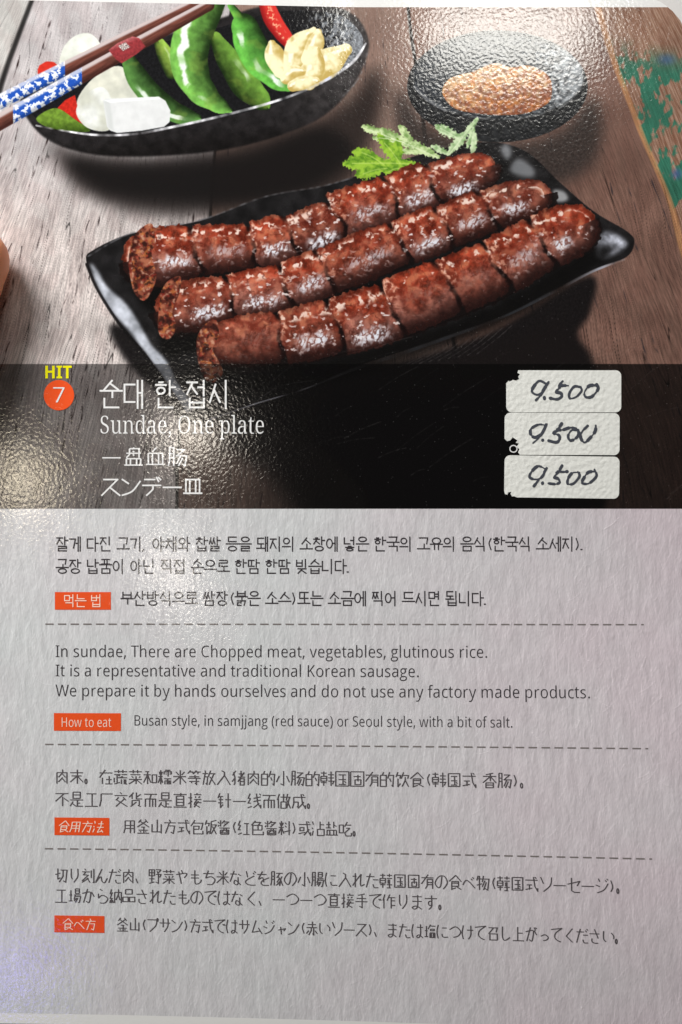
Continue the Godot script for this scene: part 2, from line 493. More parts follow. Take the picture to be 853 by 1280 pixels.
func paint_plate() -> void:
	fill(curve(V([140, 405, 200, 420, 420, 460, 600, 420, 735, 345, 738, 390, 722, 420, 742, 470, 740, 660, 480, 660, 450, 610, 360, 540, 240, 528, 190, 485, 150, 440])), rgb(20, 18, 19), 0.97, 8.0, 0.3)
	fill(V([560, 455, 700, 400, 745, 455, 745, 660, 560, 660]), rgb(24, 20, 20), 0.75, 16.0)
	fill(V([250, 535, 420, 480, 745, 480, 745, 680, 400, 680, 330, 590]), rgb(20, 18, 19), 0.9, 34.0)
	var plate := curve(PLATE)
	fill(plate, rgb(28, 27, 28), 1.0, 1.0, 0.35, 0.03)
	line(V([110, 320, 165, 291, 250, 275, 330, 246, 400, 233, 440, 222]), 2.2, rgb(98, 98, 102), 0.6, 0.6)
	# light caught by the raised left end and by the right tip
	fill(curve(V([113, 330, 122, 338, 134, 358, 158, 380, 174, 404, 190, 432, 206, 448, 222, 478, 240, 505, 232, 516, 214, 486, 186, 446, 160, 412, 138, 386, 122, 358])), rgb(190, 195, 206), 0.9, 4.0, 0.3, 0.03)
	line(V([108, 330, 122, 362, 150, 406, 182, 444, 214, 490, 236, 524]), 3.5, rgb(16, 15, 16), 0.9)
	fill(curve(V([748, 300, 757, 290, 776, 296, 784, 306, 768, 318, 746, 322])), rgb(190, 194, 208), 0.8, 5.0, 0.4, 0.06)
	fill(curve(V([626, 186, 634, 180, 640, 190, 634, 200])), rgb(180, 184, 190), 0.6, 5.0)
	fill(curve(V([640, 205, 650, 198, 668, 212, 664, 222, 640, 216])), rgb(170, 174, 180), 0.6, 6.0)
	fill(curve(V([692, 238, 706, 240, 710, 250, 696, 252])), rgb(200, 202, 206), 0.7, 4.0)
	tube(V([262, 524, 320, 504, 380, 486, 440, 462, 500, 442, 560, 421, 630, 395, 690, 365, 740, 339, 780, 324]), [0.7, 0.8, 0.8, 1.6, 2.2, 2.0, 1.4, 2.0, 1.5, 1.2], func(s, _t, _p, _q): return Color(0.66, 0.66, 0.7, 0.45 + 0.8 * NS.get_noise_2d(s * 0.02, 1.0) + 0.3))
	for k in 9:
		var x := 500.0 + k * 12.0
		line(V([x, 458 - k * 2, x + 26, 446 - k * 3, x + 44, 430 - k * 3]), 0.8, rgb(120, 116, 116), 0.35, 0.5)

# one sausage, cut in pieces that still touch
func sausage(pts: Array, radii: Array, cuts: Array, seed_: float, red: float) -> void:
	var ctrl := V(pts)
	var fine := curve(ctrl, false, 8)
	var total := 0.0
	for i in fine.size() - 1:
		total += fine[i].distance_to(fine[i + 1])
	tube(ctrl, radii, func(s, t0, p, q):
		var t: float = t0
		var seg := 0
		while seg < cuts.size() and s > cuts[seg] + 4.5 * NS.get_noise_2d(t * 0.8 + seg * 9.0, seed_) + t * 4.0:
			seg += 1
		var near := 99.0
		for c in cuts:
			var off: float = s - (c + 4.5 * NS.get_noise_2d(t * 0.8 + cuts.find(c) * 9.0, seed_) + t * 4.0)
			near = off if absf(off) < absf(near) else near
		var from: float = cuts[seg - 1] if seg > 0 else 0.0
		var to: float = cuts[seg] if seg < cuts.size() else total
		var mid: float = (s - from) / maxf(to - from, 1.0)
		var tone := NS.get_noise_2d(seg * 31.0 + 2.5, seed_ * 7.0)
		var luck := NS.get_noise_2d(seg * 17.0 + 9.5, seed_ * 3.0)
		# each piece narrows towards its right end, and swells where the cut begins
		t -= luck * 0.1
		var bulge: float = 0.84 + 0.13 * pow(maxf(sin(PI * clampf(mid, 0.0, 1.0)), 0.0), 0.5) - 0.1 * tone - (0.12 * sm(9.0, 0.0, -near) if near < 0.0 else -0.07 * sm(12.0, 2.0, near))
		var edge: float = absf(t) / bulge
		if edge > 1.0:
			return Color(0.07, 0.05, 0.05, 0.9 if t > 0.0 else 0.0)
		var n := NF.get_noise_2d(p * 0.016 + seed_ * 40.0, q * 0.016)
		var m := NF.get_noise_2d(p * 0.036, q * 0.036 + seed_ * 20.0)
		var fleck := NC.get_noise_2d(p * 0.07 + seed_ * 11.0, q * 0.07)
		var bits := NF.get_noise_2d(p * 0.1, q * 0.1 + seed_)
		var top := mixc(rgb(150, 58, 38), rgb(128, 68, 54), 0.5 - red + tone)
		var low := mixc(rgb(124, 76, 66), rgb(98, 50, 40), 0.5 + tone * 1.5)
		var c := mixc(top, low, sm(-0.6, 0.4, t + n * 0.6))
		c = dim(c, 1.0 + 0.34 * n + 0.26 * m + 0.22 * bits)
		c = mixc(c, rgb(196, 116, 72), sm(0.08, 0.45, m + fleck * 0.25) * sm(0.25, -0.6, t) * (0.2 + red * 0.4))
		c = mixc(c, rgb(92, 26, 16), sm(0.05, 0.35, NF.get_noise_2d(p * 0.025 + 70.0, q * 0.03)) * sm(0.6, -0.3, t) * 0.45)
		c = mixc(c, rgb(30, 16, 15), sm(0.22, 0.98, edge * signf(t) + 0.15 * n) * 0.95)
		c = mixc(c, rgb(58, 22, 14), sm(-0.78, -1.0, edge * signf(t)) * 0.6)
		# crumbly filling that swells out of the cuts, and the dark gap below
		var lip: float = sm(-3.0, 1.0, near) * sm(11.0, 3.0, near + 12.0 * m + 4.0 * luck) * sm(0.5, -0.5, t + 0.4 * n)
		c = mixc(c, mixc(rgb(120, 50, 36), rgb(232, 180, 156), 0.3 + bits * 2.0), lip * 0.85)
		var gap: float = sm(4.5, 0.6, absf(near + 2.0) + 1.4 * bits) * sm(-0.55, 0.3, t)
		c = mixc(c, rgb(18, 11, 11), gap * 0.95)
		# wet gleams: broken window light low on the flank, small sparks along the top
		var band := sm(0.42, 0.1, absf(t - 0.2 - 0.35 * luck) + 0.25 * absf(m))
		var body: float = sm(0.12, 0.36, mid) * sm(0.95, 0.66, mid) * clampf(0.75 + luck * 1.3, 0.1, 1.0)
		var crack: float = NF.get_noise_2d(p * 0.075 + q * 0.03, q * 0.034 - p * 0.016 + seed_ * 5.0) + 0.3 * bits
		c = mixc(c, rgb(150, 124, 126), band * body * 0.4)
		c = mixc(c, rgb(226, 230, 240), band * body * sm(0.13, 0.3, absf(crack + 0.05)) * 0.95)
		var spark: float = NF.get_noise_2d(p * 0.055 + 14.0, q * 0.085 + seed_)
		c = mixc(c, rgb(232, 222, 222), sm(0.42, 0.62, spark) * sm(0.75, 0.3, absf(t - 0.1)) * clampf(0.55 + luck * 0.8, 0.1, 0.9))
		var wrinkle: float = absf(NF.get_noise_2d(s * 0.05 + t * 1.2, t * 2.4 + s * 0.012 + seed_))
		c = mixc(c, rgb(66, 26, 20), sm(0.07, 0.0, wrinkle) * 0.45)
		c = mixc(c, rgb(204, 142, 112), sm(0.06, 0.0, absf(wrinkle - 0.12)) * 0.22 * sm(0.5, -0.3, t))
		var glint := NF.get_noise_2d(s * 0.06 + 50.0, t * 2.2 + seed_)
		c = mixc(c, rgb(246, 226, 214), sm(0.2, 0.5, glint + 0.15 * bits + 0.25 * luck) * sm(0.25, 0.05, absf(edge * signf(t) + 0.66)) * 0.9)
		c = mixc(c, rgb(200, 150, 128), sm(0.1, 0.7, m - 0.3 * fleck) * 0.25 * sm(0.7, 0.0, t))
		var fold := sm(0.05, 0.0, absf(NF.get_noise_2d(s * 0.016 + 30.0 + seed_, t * 0.9 + s * 0.004))) * sm(0.0, 0.3, NS.get_noise_2d(s * 0.05, seed_ + t))
		c = mixc(c, rgb(64, 24, 18), fold * 0.6)
		c = mixc(c, rgb(24, 12, 11), sm(5.0, 1.0, absf(near + 2.0)) * sm(0.55, 0.95, edge) * 0.9)
		return c, 0.07, 0.09)

func cut_end(pts: Array, seed_: float) -> void:
	fill(curve(V(pts)), rgb(120, 70, 54), 1.0, 1.5, 0.0, 0.1, func(p, q, _b):
		var k := NC.get_noise_2d(p * 0.07 + seed_, q * 0.07)
		var n := NF.get_noise_2d(p * 0.04, q * 0.04 + seed_)
		var f := NF.get_noise_2d(p * 0.07, q * 0.07 + seed_)
		var c := mixc(rgb(84, 38, 30), rgb(160, 96, 72), 0.45 + n * 1.3 + k * 0.25)
		c = mixc(c, rgb(206, 162, 136), sm(0.18, 0.5, f + k * 0.2) * 0.6)
		c = mixc(c, rgb(186, 112, 58), sm(0.22, 0.5, NF.get_noise_2d(p * 0.07 + 40.0, q * 0.07 + seed_)) * 0.6)
		c = mixc(c, rgb(130, 40, 32), sm(0.2, 0.5, NF.get_noise_2d(p * 0.1 + 80.0, q * 0.1 + seed_)) * 0.6)
		return mixc(c, rgb(36, 20, 18), sm(-0.12, -0.5, f + n * 0.4) * 0.7))

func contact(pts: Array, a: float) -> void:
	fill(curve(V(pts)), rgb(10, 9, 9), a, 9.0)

const S1 := [186, 322, 240, 313, 300, 309, 350, 299, 420, 272, 480, 252, 540, 229, 600, 211]
const S2 := [222, 384, 300, 368, 360, 356, 430, 330, 500, 303, 560, 281, 620, 258, 668, 246]
const S3 := [282, 432, 340, 424, 410, 408, 480, 390, 550, 364, 610, 340, 670, 307, 716, 286]

func paint_sausages() -> void:
	contact([170, 350, 260, 345, 420, 310, 600, 240, 640, 250, 560, 290, 420, 345, 260, 378, 190, 390], 0.9)
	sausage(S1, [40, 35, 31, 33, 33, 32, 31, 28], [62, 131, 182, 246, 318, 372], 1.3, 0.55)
	cut_end([176, 286, 190, 280, 194, 300, 190, 322, 196, 344, 190, 364, 180, 376, 169, 367, 164, 352, 161, 326, 166, 300], 3.0)
	contact([205, 410, 300, 396, 420, 366, 560, 316, 690, 262, 715, 270, 600, 330, 430, 395, 300, 425, 215, 445], 0.9)
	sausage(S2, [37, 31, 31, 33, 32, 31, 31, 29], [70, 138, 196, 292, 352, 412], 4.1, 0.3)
	cut_end([212, 350, 226, 346, 224, 368, 216, 388, 221, 408, 214, 422, 204, 423, 198, 412, 199, 384, 203, 362], 9.0)
	contact([255, 460, 340, 460, 480, 430, 620, 380, 740, 310, 762, 320, 640, 400, 480, 460, 340, 490, 260, 490], 0.85)
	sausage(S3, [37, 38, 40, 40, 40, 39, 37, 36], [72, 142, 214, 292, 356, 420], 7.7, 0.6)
	cut_end([256, 406, 270, 400, 274, 420, 266, 436, 274, 452, 279, 466, 268, 478, 256, 473, 248, 452, 246, 424], 15.0)

func lobe(a: Vector2, b: Vector2, r: float, c: Color, dark: Color) -> void:
	tube(PackedVector2Array([a, a.lerp(b, 0.35), a.lerp(b, 0.7), b]), [r * 0.35, r * 0.9, r, r * 0.5], func(_s, t, p, q):
		return mixc(c, dark, 0.3 + 0.9 * NF.get_noise_2d(p * 0.07, q * 0.07) + 0.35 * t + 0.3 * sm(0.15, 0.0, absf(t))), 0.5, 0.22)

func paint_leaves() -> void:
	var pale := rgb(204, 222, 168)
	var pale_dark := rgb(120, 152, 86)
	for l in [[548, 196, 506, 176, 6], [520, 184, 470, 162, 7], [480, 168, 454, 158, 5], [500, 176, 468, 172, 5], [515, 180, 500, 158, 5], [535, 190, 490, 188, 4]]:
		lobe(Vector2(l[0], l[1]), Vector2(l[2], l[3]), l[4], pale, pale_dark)
	for l in [[560, 192, 582, 166, 6], [578, 170, 597, 148, 3.5], [575, 172, 546, 158, 6], [584, 184, 592, 160, 3.5], [560, 192, 540, 182, 4], [590, 192, 594, 168, 4]]:
		lobe(Vector2(l[0], l[1]), Vector2(l[2], l[3]), l[4], rgb(200, 220, 178), rgb(124, 158, 104))
	var leaf := rgb(150, 190, 62)
	var leaf_dark := rgb(86, 132, 36)
	for l in [[524, 206, 470, 206, 8], [500, 204, 478, 174, 8], [486, 190, 474, 168, 5], [500, 196, 496, 176, 6], [480, 206, 448, 188, 8], [462, 196, 442, 190, 5], [470, 208, 432, 204, 7], [480, 210, 448, 218, 8], [500, 210, 482, 214, 6], [462, 204, 438, 198, 6]]:
		lobe(Vector2(l[0], l[1]), Vector2(l[2], l[3]), l[4], leaf, leaf_dark)
	for l in [[530, 206, 440, 204], [500, 204, 480, 178], [480, 206, 452, 190], [484, 210, 454, 217], [502, 210, 486, 214]]:
		line(V([l[0], l[1], (l[0] + l[2]) * 0.5, (l[1] + l[3]) * 0.5 - 1.5, l[2], l[3]]), 1.3, rgb(206, 226, 130), 0.55)
	for l in [[546, 196, 462, 162], [505, 178, 474, 172], [562, 192, 594, 152], [574, 174, 550, 160], [588, 186, 592, 164]]:
		line(V([l[0], l[1], (l[0] + l[2]) * 0.5, (l[1] + l[3]) * 0.5 - 1.0, l[2], l[3]]), 1.3, rgb(228, 238, 206), 0.6)
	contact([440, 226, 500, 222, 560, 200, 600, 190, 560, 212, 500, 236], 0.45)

func paint_band() -> void:                       # the dark strip behind the dish's name is printed over the picture
	for y in range(int((455.0 - PY0) * K), TH):
		for x in TW:
			var i := y * TW + x
			var p := x / K + PX0
			var c := C[i]
			var k := 0.5 - 0.22 * sm(230.0, 420.0, p)
			C[i] = Color(c.r * k + 0.012, c.g * k + 0.010, c.b * k + 0.011)

func paint_wear() -> void:                       # dust and hair scratches caught under and on the film
	var r := RandomNumberGenerator.new()
	r.seed = 77
	for k in 520:
		var p := r.randf_range(300.0, 860.0)
		var q := r.randf_range(350.0, 636.0)
		var a := r.randf_range(0.1, 0.5)
		put(int((p - PX0) * K), int((q - PY0) * K), rgb(170, 168, 168), a)
	for k in 46:
		var p := r.randf_range(280.0, 840.0)
		var q := r.randf_range(420.0, 630.0)
		var l := r.randf_range(14.0, 60.0)
		var t := -0.5 + r.randf_range(-0.35, 0.35)
		line(PackedVector2Array([Vector2(p, q), Vector2(p + l * 0.5, q + l * 0.5 * t - 1.5), Vector2(p + l, q + l * t)]), 0.7, rgb(150, 146, 146), r.randf_range(0.06, 0.22), 0.5)

func picture() -> Texture2D:
	C.resize(TW * TH)
	paint_wood()
	paint_cracks()
	paint_side_bowl()
	paint_chopsticks()
	paint_sauce_bowl()
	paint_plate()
	paint_leaves()
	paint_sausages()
	paint_band()
	paint_wear()
	var b := PackedByteArray()
	b.resize(TW * TH * 3)
	for i in TW * TH:
		var c := C[i]
		b[i * 3] = int(clampf(c.r, 0.0, 1.0) * 255.0)
		b[i * 3 + 1] = int(clampf(c.g, 0.0, 1.0) * 255.0)
		b[i * 3 + 2] = int(clampf(c.b, 0.0, 1.0) * 255.0)
	return ImageTexture.create_from_image(Image.create_from_data(TW, TH, false, Image.FORMAT_RGB8, b))

# the printed sheet of mulberry paper: soft upright fibres, a few long strands
func mulberry() -> Texture2D:
	var w := 1056
	var h := 724
	var layers := []
	for d in [[1, 0.045, 1.0, 0.3], [2, 0.11, 1.0, 0.3], [3, 0.24, 1.0, 0.4], [4, 0.004, 1.0, 1.0]]:
		var n := FastNoiseLite.new()
		n.seed = 20 + d[0]
		n.frequency = d[1]
		n.noise_type = FastNoiseLite.TYPE_SIMPLEX_SMOOTH
		n.fractal_octaves = 4
		n.domain_warp_enabled = true
		n.domain_warp_amplitude = 14.0
		var im := n.get_image(w, int(h * d[3]), false, false, false)
		im.convert(Image.FORMAT_L8)
		im.resize(w, h, Image.INTERPOLATE_CUBIC)
		layers.append(im.get_data())
	var height := PackedFloat32Array()
	height.resize(w * h)
	var a: PackedByteArray = layers[0]
	var b: PackedByteArray = layers[1]
	var c: PackedByteArray = layers[2]
	var slow: PackedByteArray = layers[3]
	for i in w * h:
		height[i] = (a[i] * 0.62 + b[i] * 0.6 + c[i] * 0.34) / 255.0
	var r := RandomNumberGenerator.new()
	r.seed = 4
	for k in 2600:                               # strands
		var x := r.randf_range(0, w)
		var y := r.randf_range(0, h)
		var ang := PI * 0.5 + r.randf_range(-0.75, 0.75)
		var turn := r.randf_range(-0.03, 0.03)
		var up := r.randf_range(0.03, 0.12) * (1.8 if k % 40 == 0 else 1.0)
		for s in r.randi_range(8, 30):
			x += cos(ang)
			y += sin(ang)
			ang += turn + r.randf_range(-0.08, 0.08)
			var xi := int(x)
			var yi := int(y)
			if xi > 0 and yi > 0 and xi < w - 1 and yi < h - 1:
				height[yi * w + xi] += up
				height[yi * w + xi + 1] += up * 0.5
	var out := PackedByteArray()
	out.resize(w * h * 3)
	for y in h:
		for x in w:
			var i := y * w + x
			var slope := height[i] - height[maxi(y - 1, 0) * w + maxi(x - 1, 0)]
			var v := 0.79 + 0.1 * (height[i] - 0.78) + slope * 0.25
			var warm := (slow[i] / 255.0 - 0.5) * 0.05 + 0.055 * smoothstep(0.4, 1.0, x / float(w)) - 0.012
			out[i * 3] = int(clampf(v + 0.002 + warm * 0.2, 0, 1) * 255.0)
			out[i * 3 + 1] = int(clampf(v - warm * 0.5 - 0.006, 0, 1) * 255.0)
			out[i * 3 + 2] = int(clampf(v + 0.006 - warm * 0.25, 0, 1) * 255.0)
	return ImageTexture.create_from_image(Image.create_from_data(w, h, false, Image.FORMAT_RGB8, out))

# ---------------------------------------------------------------- lettering drawn from strokes
# Every sign is a few strokes on a grid of 0 to 9 (x then y, y down); «~» is a rounded stroke, «o» a ring in a box, «口@0237» another sign fitted into a box.
const SIGNS := {
	"一": "0595", "ー": "0595", "口": "0090990900", "日": "0090990900 0494", "目": "0090990900 0393 0696", "月": "202609 208089 2383 2585", "皿": "1181 1118 8188 3138 6168 0898",
	"土": "1484 5059 0999", "工": "1181 5159 0999", "米": "2143 8163 0494 5059 5408 5498", "禾": "7121 0393 5159 5308 5398", "糸": "502353 722686 5659 3719 7799", "纟": "501363 631676 0998",
	"饣": "4013 228274 444987", "食": "5004 5094 247477 2575 2777 242958 5799", "扌": "0383 505939 0785", "氵": "1042 0435 0946", "犭": "8013 31646849 5507", "豕": "0191 5114 33665948 5417 6609 8365 6599",
	"亻": "6004 3339", "攵": "3004 2292 7219 2499", "方": "4052 0292 4219 44847958", "艹": "0595 3039 6069", "⺮": "2006 1343 3347 6046 5393 7377", "舟": "5041 212609 218189 0595 4354 4657",
	"盘": "舟@1085 皿@0599", "血": "5032 皿@0299", "肠": "月@0039 418144948978 6448 7559", "肉": "1219 128289 505225 5375 5528 5678", "末": "0292 1484 5059 5408 5498", "在": "0292 4005 2529 土@4499",
	"蔬": "艹@0092 034334 2328 0508 2545 0948 5393 644595 5659 7679 868999", "菜": "艹@0092 8313 2435 5455 8475 0696 5559 5609 5699", "和": "禾@0059 口@6398", "雨": "1080 0206 029296 5059 2434 2636 7484 7686",
	"而": "0191 5144 1419 148489 4449 6469", "糯": "米@0039 雨@4094 而@4599", "等": "⺮@0093 1484 5355 0595 1787 656958 2738", "放": "方@0049 攵@4099", "入": "30515309 5399", "者": "1282 4044 0494 8107 日@3589",
	"猪": "犭@0039 者@4099", "白": "5032 0292990902 0595", "勺": "3004 22928968 3456", "的": "白@0049 勺@5099", "小": "505938 2307 7397", "韩": "0141 2023 日@0346 0747 2629 5292 5494 569688 7079",
	"国": "0090990900 2272 2575 2878 5258 6677", "固": "0090990900 2373 5256 口@3578", "有": "0292 5006 月@3399", "欠": "3004 229284 535519 5599", "饮": "饣@0049 欠@4099", "式": "0292 60769997 7081 1555 3538 0857",
	"香": "7021 0292 5055 5206 5296 日@2679", "不": "0191 6106 5359 6496", "是": "日@2074 0595 5559 5777 2609 174999", "厂": "1191 111509", "交": "4051 0292 3315 6385 7419 2599",
	"货": "3003 2124 8153 505494 2528 257578 5619 6889", "直": "0191 5052 目@2278 0999", "接": "扌@0039 6061 4191 5253 8273 4494 644789 7549 4696", "钅": "3003 2282 1484 0686 424987", "针": "钅@0049 5494 7079",
	"线": "纟@0039 4392 4594 60769997 8649 8091", "古": "0292 5055 口@1599", "做": "亻@0029 古@2069 攵@6099", "成": "1292 121609 15454838 60769997 8549 7081", "用": "111609 118189 1484 1686 5159",
	"釜": "3012 6082 7105 2195 3565 1787 5559 2838 7868 0999", "山": "5058 131888 8389", "包": "3004 22928676 246466 2666 24299997", "饭": "饣@0049 5190 515549 539359 6499",
	"酉": "0090 1319 138389 1989 404326 606585 1787", "酱": "2024 0112 0413 5032 418144 5263 酉@1599", "红": "纟@0039 工@4199", "色": "3003 217153 138386 1686 5356 13199997", "料": "米@0049 5162 5364 4796 8089",
	"或": "0292 口@1446 0857 60769997 8549 7081", "沾": "氵@0029 6065 6292 口@4599", "盐": "土@0044 6064 6283 皿@0599", "吃": "口@0237 6043 5292 5484 8447 475999 9997", "法": "氵@0029 土@3095 6549 4988 7799",
	"切": "0443 202746 41918968 616539", "刻": "2031 0262 321444 5408 5609 4669 7176 909989", "野": "0040440400 0242 2028 0646 0948 5090 9072 6173 539385 737958", "豚": "月@0039 豕@4099",
	"腸": "月@0039 日@5083 4494 5447 55958979 6648 7659", "韓": "0141 2023 日@0346 0747 2629 5191 7072 5393 口@6476 5797 7679 5989", "物": "1003 1242 0645 2029 5044 52928968 6347 7459",
	"場": "土@0138 日@5083 4494 5447 55958979 6648 7659", "納": "糸@0039 4249 429299 707357 7487", "品": "口@2073 口@0548 口@5598", "手": "7021 1383 0595 515938", "作": "亻@0029 5034 4292 6269 6494 6797",
	"赤": "1282 5054 0494 444629 646958 2608 7698", "塩": "土@0138 5033 5191 口@5384 皿@4599", "召": "118174 5115 口@2589", "上": "4049 4484 0999",
	"り": "~202537 ~707549", "ん": "5009 ~0945587996", "た": "0262 3009 5494 ~576999", "だ": "た@0099 7182 8091", "や": "~03728365 2149 4052", "も": "~4047598896 1373 1575", "ち": "0282 4025 ~2564967939",
	"な": "0252 3007 6283 ~646859384689", "ど": "2034 ~8326285999 7182 8091", "を": "0272 ~40154457 ~9446385999", "の": "~5147280531719569", "に": "~100519 4282 ~465898", "れ": "2029 0232 ~0861636897",
	"べ": "~063398 6273 7182", "か": "~0362665938 4019 7295", "が": "か@0099 7082 8091", "ら": "3051 2326 ~2654967939", "さ": "0383 4076 ~26284979", "て": "0190 ~9043365889", "で": "て@0099 7384 8394",
	"は": "~100519 4292 ~707759486799", "く": "702579", "つ": "~0351947738", "ま": "1181 1484 ~505739184789", "す": "0292 ~50563634545739", "い": "~111638 ~729496", "け": "~100519 4393 ~707659", "し": "~20274987", "っ": "つ@2489",
	"ス": "118109 4599", "ン": "0133 ~095792", "デ": "1161 0494 ~545629 7082 8091", "セ": "049275 30385999", "ジ": "2032 0435 ~196793 7182 8091", "ソ": "1034 ~908539", "プ": "0181 ~817529 o8092", "サ": "0393 3036 ~707549",
	"ム": "401887 6599", "ヤ": "049275 3049", "ャ": "ヤ@2489", "、": "1639", "。": "o1639", "(": "~714478", ")": "~215528", ".": "0818", ",": "1809",
	"ㄱ": "009069", "ㄴ": "000999", "ㄷ": "0090 000999", "ㄹ": "009094 940409 0999", "ㅁ": "0090990900", "ㅂ": "0009 9099 0494 0999", "ㅅ": "5009 4399", "ㅇ": "o0099", "ㅈ": "0090 5009 4399", "ㅊ": "3060 0292 5209 4599",
	"ㅋ": "009069 0484", "ㅌ": "0090 0494 000999", "ㅍ": "0090 3039 6069 0999", "ㅎ": "3060 0292 o1489", "ㄲ": "ㄱ@0049 ㄱ@5099", "ㄸ": "ㄷ@0049 ㄷ@5099", "ㅃ": "ㅂ@0049 ㅂ@5099", "ㅆ": "ㅅ@0049 ㅅ@5099", "ㅉ": "ㅈ@0049 ㅈ@5099",
	"ᄀ": "009089", "ᄏ": "009089 0484", "ᄁ": "ᄀ@0049 ᄀ@5099", "ᆨ": "009099", "ㅏ": "3039 3494", "ㅐ": "2029 2474 7079", "ㅑ": "3039 3393 3696", "ㅒ": "2029 2373 2676 7079", "ㅓ": "0464 6069", "ㅔ": "0444 4049 8089", "ㅕ": "0363 0666 6069", "ㅖ": "0343 0646 4049 8089", "ㅗ": "0898 5158", "ㅛ": "0898 3138 6168",
	"ㅜ": "0191 5159", "ㅠ": "0191 3139 6169", "ㅡ": "0595", "ㅣ": "5059", "ㅄ": "ㅂ@0049 ㅅ@5099",
}
const FIRST := "ㄱㄲㄴㄷㄸㄹㅁㅂㅃㅅㅆㅇㅈㅉㅊㅋㅌㅍㅎ"
const VOWEL := "ㅏㅐㅑㅒㅓㅔㅕㅖㅗㅘㅙㅚㅛㅜㅝㅞㅟㅠㅡㅢㅣ"
const LAST := " ㄱㄲㄳㄴㄵㄶㄷㄹㄺㄻㄼㄽㄾㄿㅀㅁㅂㅄㅅㅆㅇㅈㅊㅋㅌㅍㅎ"
const BOTH := {"ㅘ": "ㅗㅏ", "ㅙ": "ㅗㅐ", "ㅚ": "ㅗㅣ", "ㅝ": "ㅜㅓ", "ㅞ": "ㅜㅔ", "ㅟ": "ㅜㅣ", "ㅢ": "ㅡㅣ", "ㄺ": "ㄹㄱ", "ㄶ": "ㄴㅎ", "ㄳ": "ㄱㅅ"}

func fit(strokes: Array, box: Rect2) -> Array:
	var out := []
	for s in strokes:
		var t := PackedVector2Array()
		for v in s:
			t.append(box.position + v * box.size)
		out.append(t)
	return out

func strokes_of(ch: String) -> Array:                  # strokes in a unit square
	if glyphs.has(ch):
		return glyphs[ch]
	var out := []
	var code := ch.unicode_at(0)
	if code >= 0xAC00 and code < 0xD7A4:
		code -= 0xAC00
		var a := FIRST[code / 588]
		var v := VOWEL[(code % 588) / 28]
		var z := LAST[code % 28]
		var closed := z != " "
		if v in "ㅗㅛㅜㅠㅡㅘㅙㅚㅝㅞㅟㅢ":
			a = {"ㄱ": "ᄀ", "ㅋ": "ᄏ", "ㄲ": "ᄁ"}.get(a, a)
		z = "ᆨ" if z == "ㄱ" else z
		var kind := 2 if BOTH.has(v) else 1 if v in "ㅗㅛㅜㅠㅡ" else 0
		if kind == 0:
			out += fit(strokes_of(a), Rect2(0.06, 0.06, 0.46, 0.42) if closed else Rect2(0.05, 0.14, 0.47, 0.64))
			out += fit(strokes_of(v), Rect2(0.58, 0.0, 0.38, 0.54) if closed else Rect2(0.58, 0.0, 0.38, 1.0))
		elif kind == 1:
			out += fit(strokes_of(a), Rect2(0.18, 0.0, 0.64, 0.32) if closed else Rect2(0.16, 0.06, 0.68, 0.42))
			out += fit(strokes_of(v), Rect2(0.0, 0.34, 1.0, 0.26) if closed else Rect2(0.0, 0.46, 1.0, 0.42))
		else:
			var two: String = BOTH[v]
			out += fit(strokes_of(a), Rect2(0.08, 0.0, 0.48, 0.32) if closed else Rect2(0.08, 0.08, 0.48, 0.4))
			out += fit(strokes_of(two[0]), Rect2(0.0, 0.3, 0.64, 0.26) if closed else Rect2(0.0, 0.48, 0.64, 0.36))
			out += fit(strokes_of(two[1]), Rect2(0.66, 0.0, 0.3, 0.56) if closed else Rect2(0.66, 0.0, 0.3, 1.0))
		if closed:
			out += fit(strokes_of(z), Rect2(0.18, 0.66, 0.66, 0.32))
	elif BOTH.has(ch):
		var two: String = BOTH[ch]
		out += fit(strokes_of(two[0]), Rect2(0, 0, 0.45, 1)) + fit(strokes_of(two[1]), Rect2(0.55, 0, 0.45, 1))
	elif SIGNS.has(ch):
		for token in SIGNS[ch].split(" "):
			if token.contains("@"):
				var b: String = token.get_slice("@", 1)
				var at := Vector2(int(b[0]), int(b[1])) / 9.0
				out += fit(strokes_of(token[0]), Rect2(at, Vector2(int(b[2]), int(b[3])) / 9.0 - at))
				continue
			var ring: bool = token[0] == "o"
			var soft: bool = token[0] == "~"
			var digits: String = token.substr(1) if ring or soft else token
			var pts := PackedVector2Array()
			for k in range(0, digits.length() - 1, 2):
				pts.append(Vector2(int(digits[k]), int(digits[k + 1])) / 9.0)
			if ring:
				var c := (pts[0] + pts[1]) / 2.0
				var r := (pts[1] - pts[0]) / 2.0
				for half in 3:
					var arc := PackedVector2Array()
					for k in 7:
						arc.append(c + Vector2(cos(TAU * (half + k / 6.0) / 3.0), sin(TAU * (half + k / 6.0) / 3.0)) * r)
					out.append(arc)
			elif soft:
				var smooth := curve(pts, false, 5)
				for k in range(0, smooth.size() - 1, 5):
					out.append(smooth.slice(k, k + 6))
			elif pts[0] == pts[-1]:
				out.append(pts.slice(0, 3))
				out.append(pts.slice(2))
			else:
				out.append(pts)
	glyphs[ch] = fit(out, Rect2(0.07, 0.06, 0.86, 0.88)) if ch in "国固" else out
	return out

func add_stroke(st: SurfaceTool, s: PackedVector2Array, width: float, contrast: float, lift: float, ends := Geometry2D.END_BUTT) -> void:
	var t := PackedVector2Array()
	for v in s:
		t.append(Vector2(v.x, v.y * contrast) * 64.0)
	for poly in Geometry2D.offset_polyline(t, width * 32.0, Geometry2D.JOIN_MITER if s.size() < 5 else Geometry2D.JOIN_ROUND, ends):
		var back := PackedVector2Array()
		for v in poly:
			back.append(Vector2(v.x, v.y / contrast) / 64.0)
		add_poly(st, back, lift)

func advance(ch: String) -> float:
	return 0.36 if ch in " ,." else 0.48 if ch in "()" else 1.0

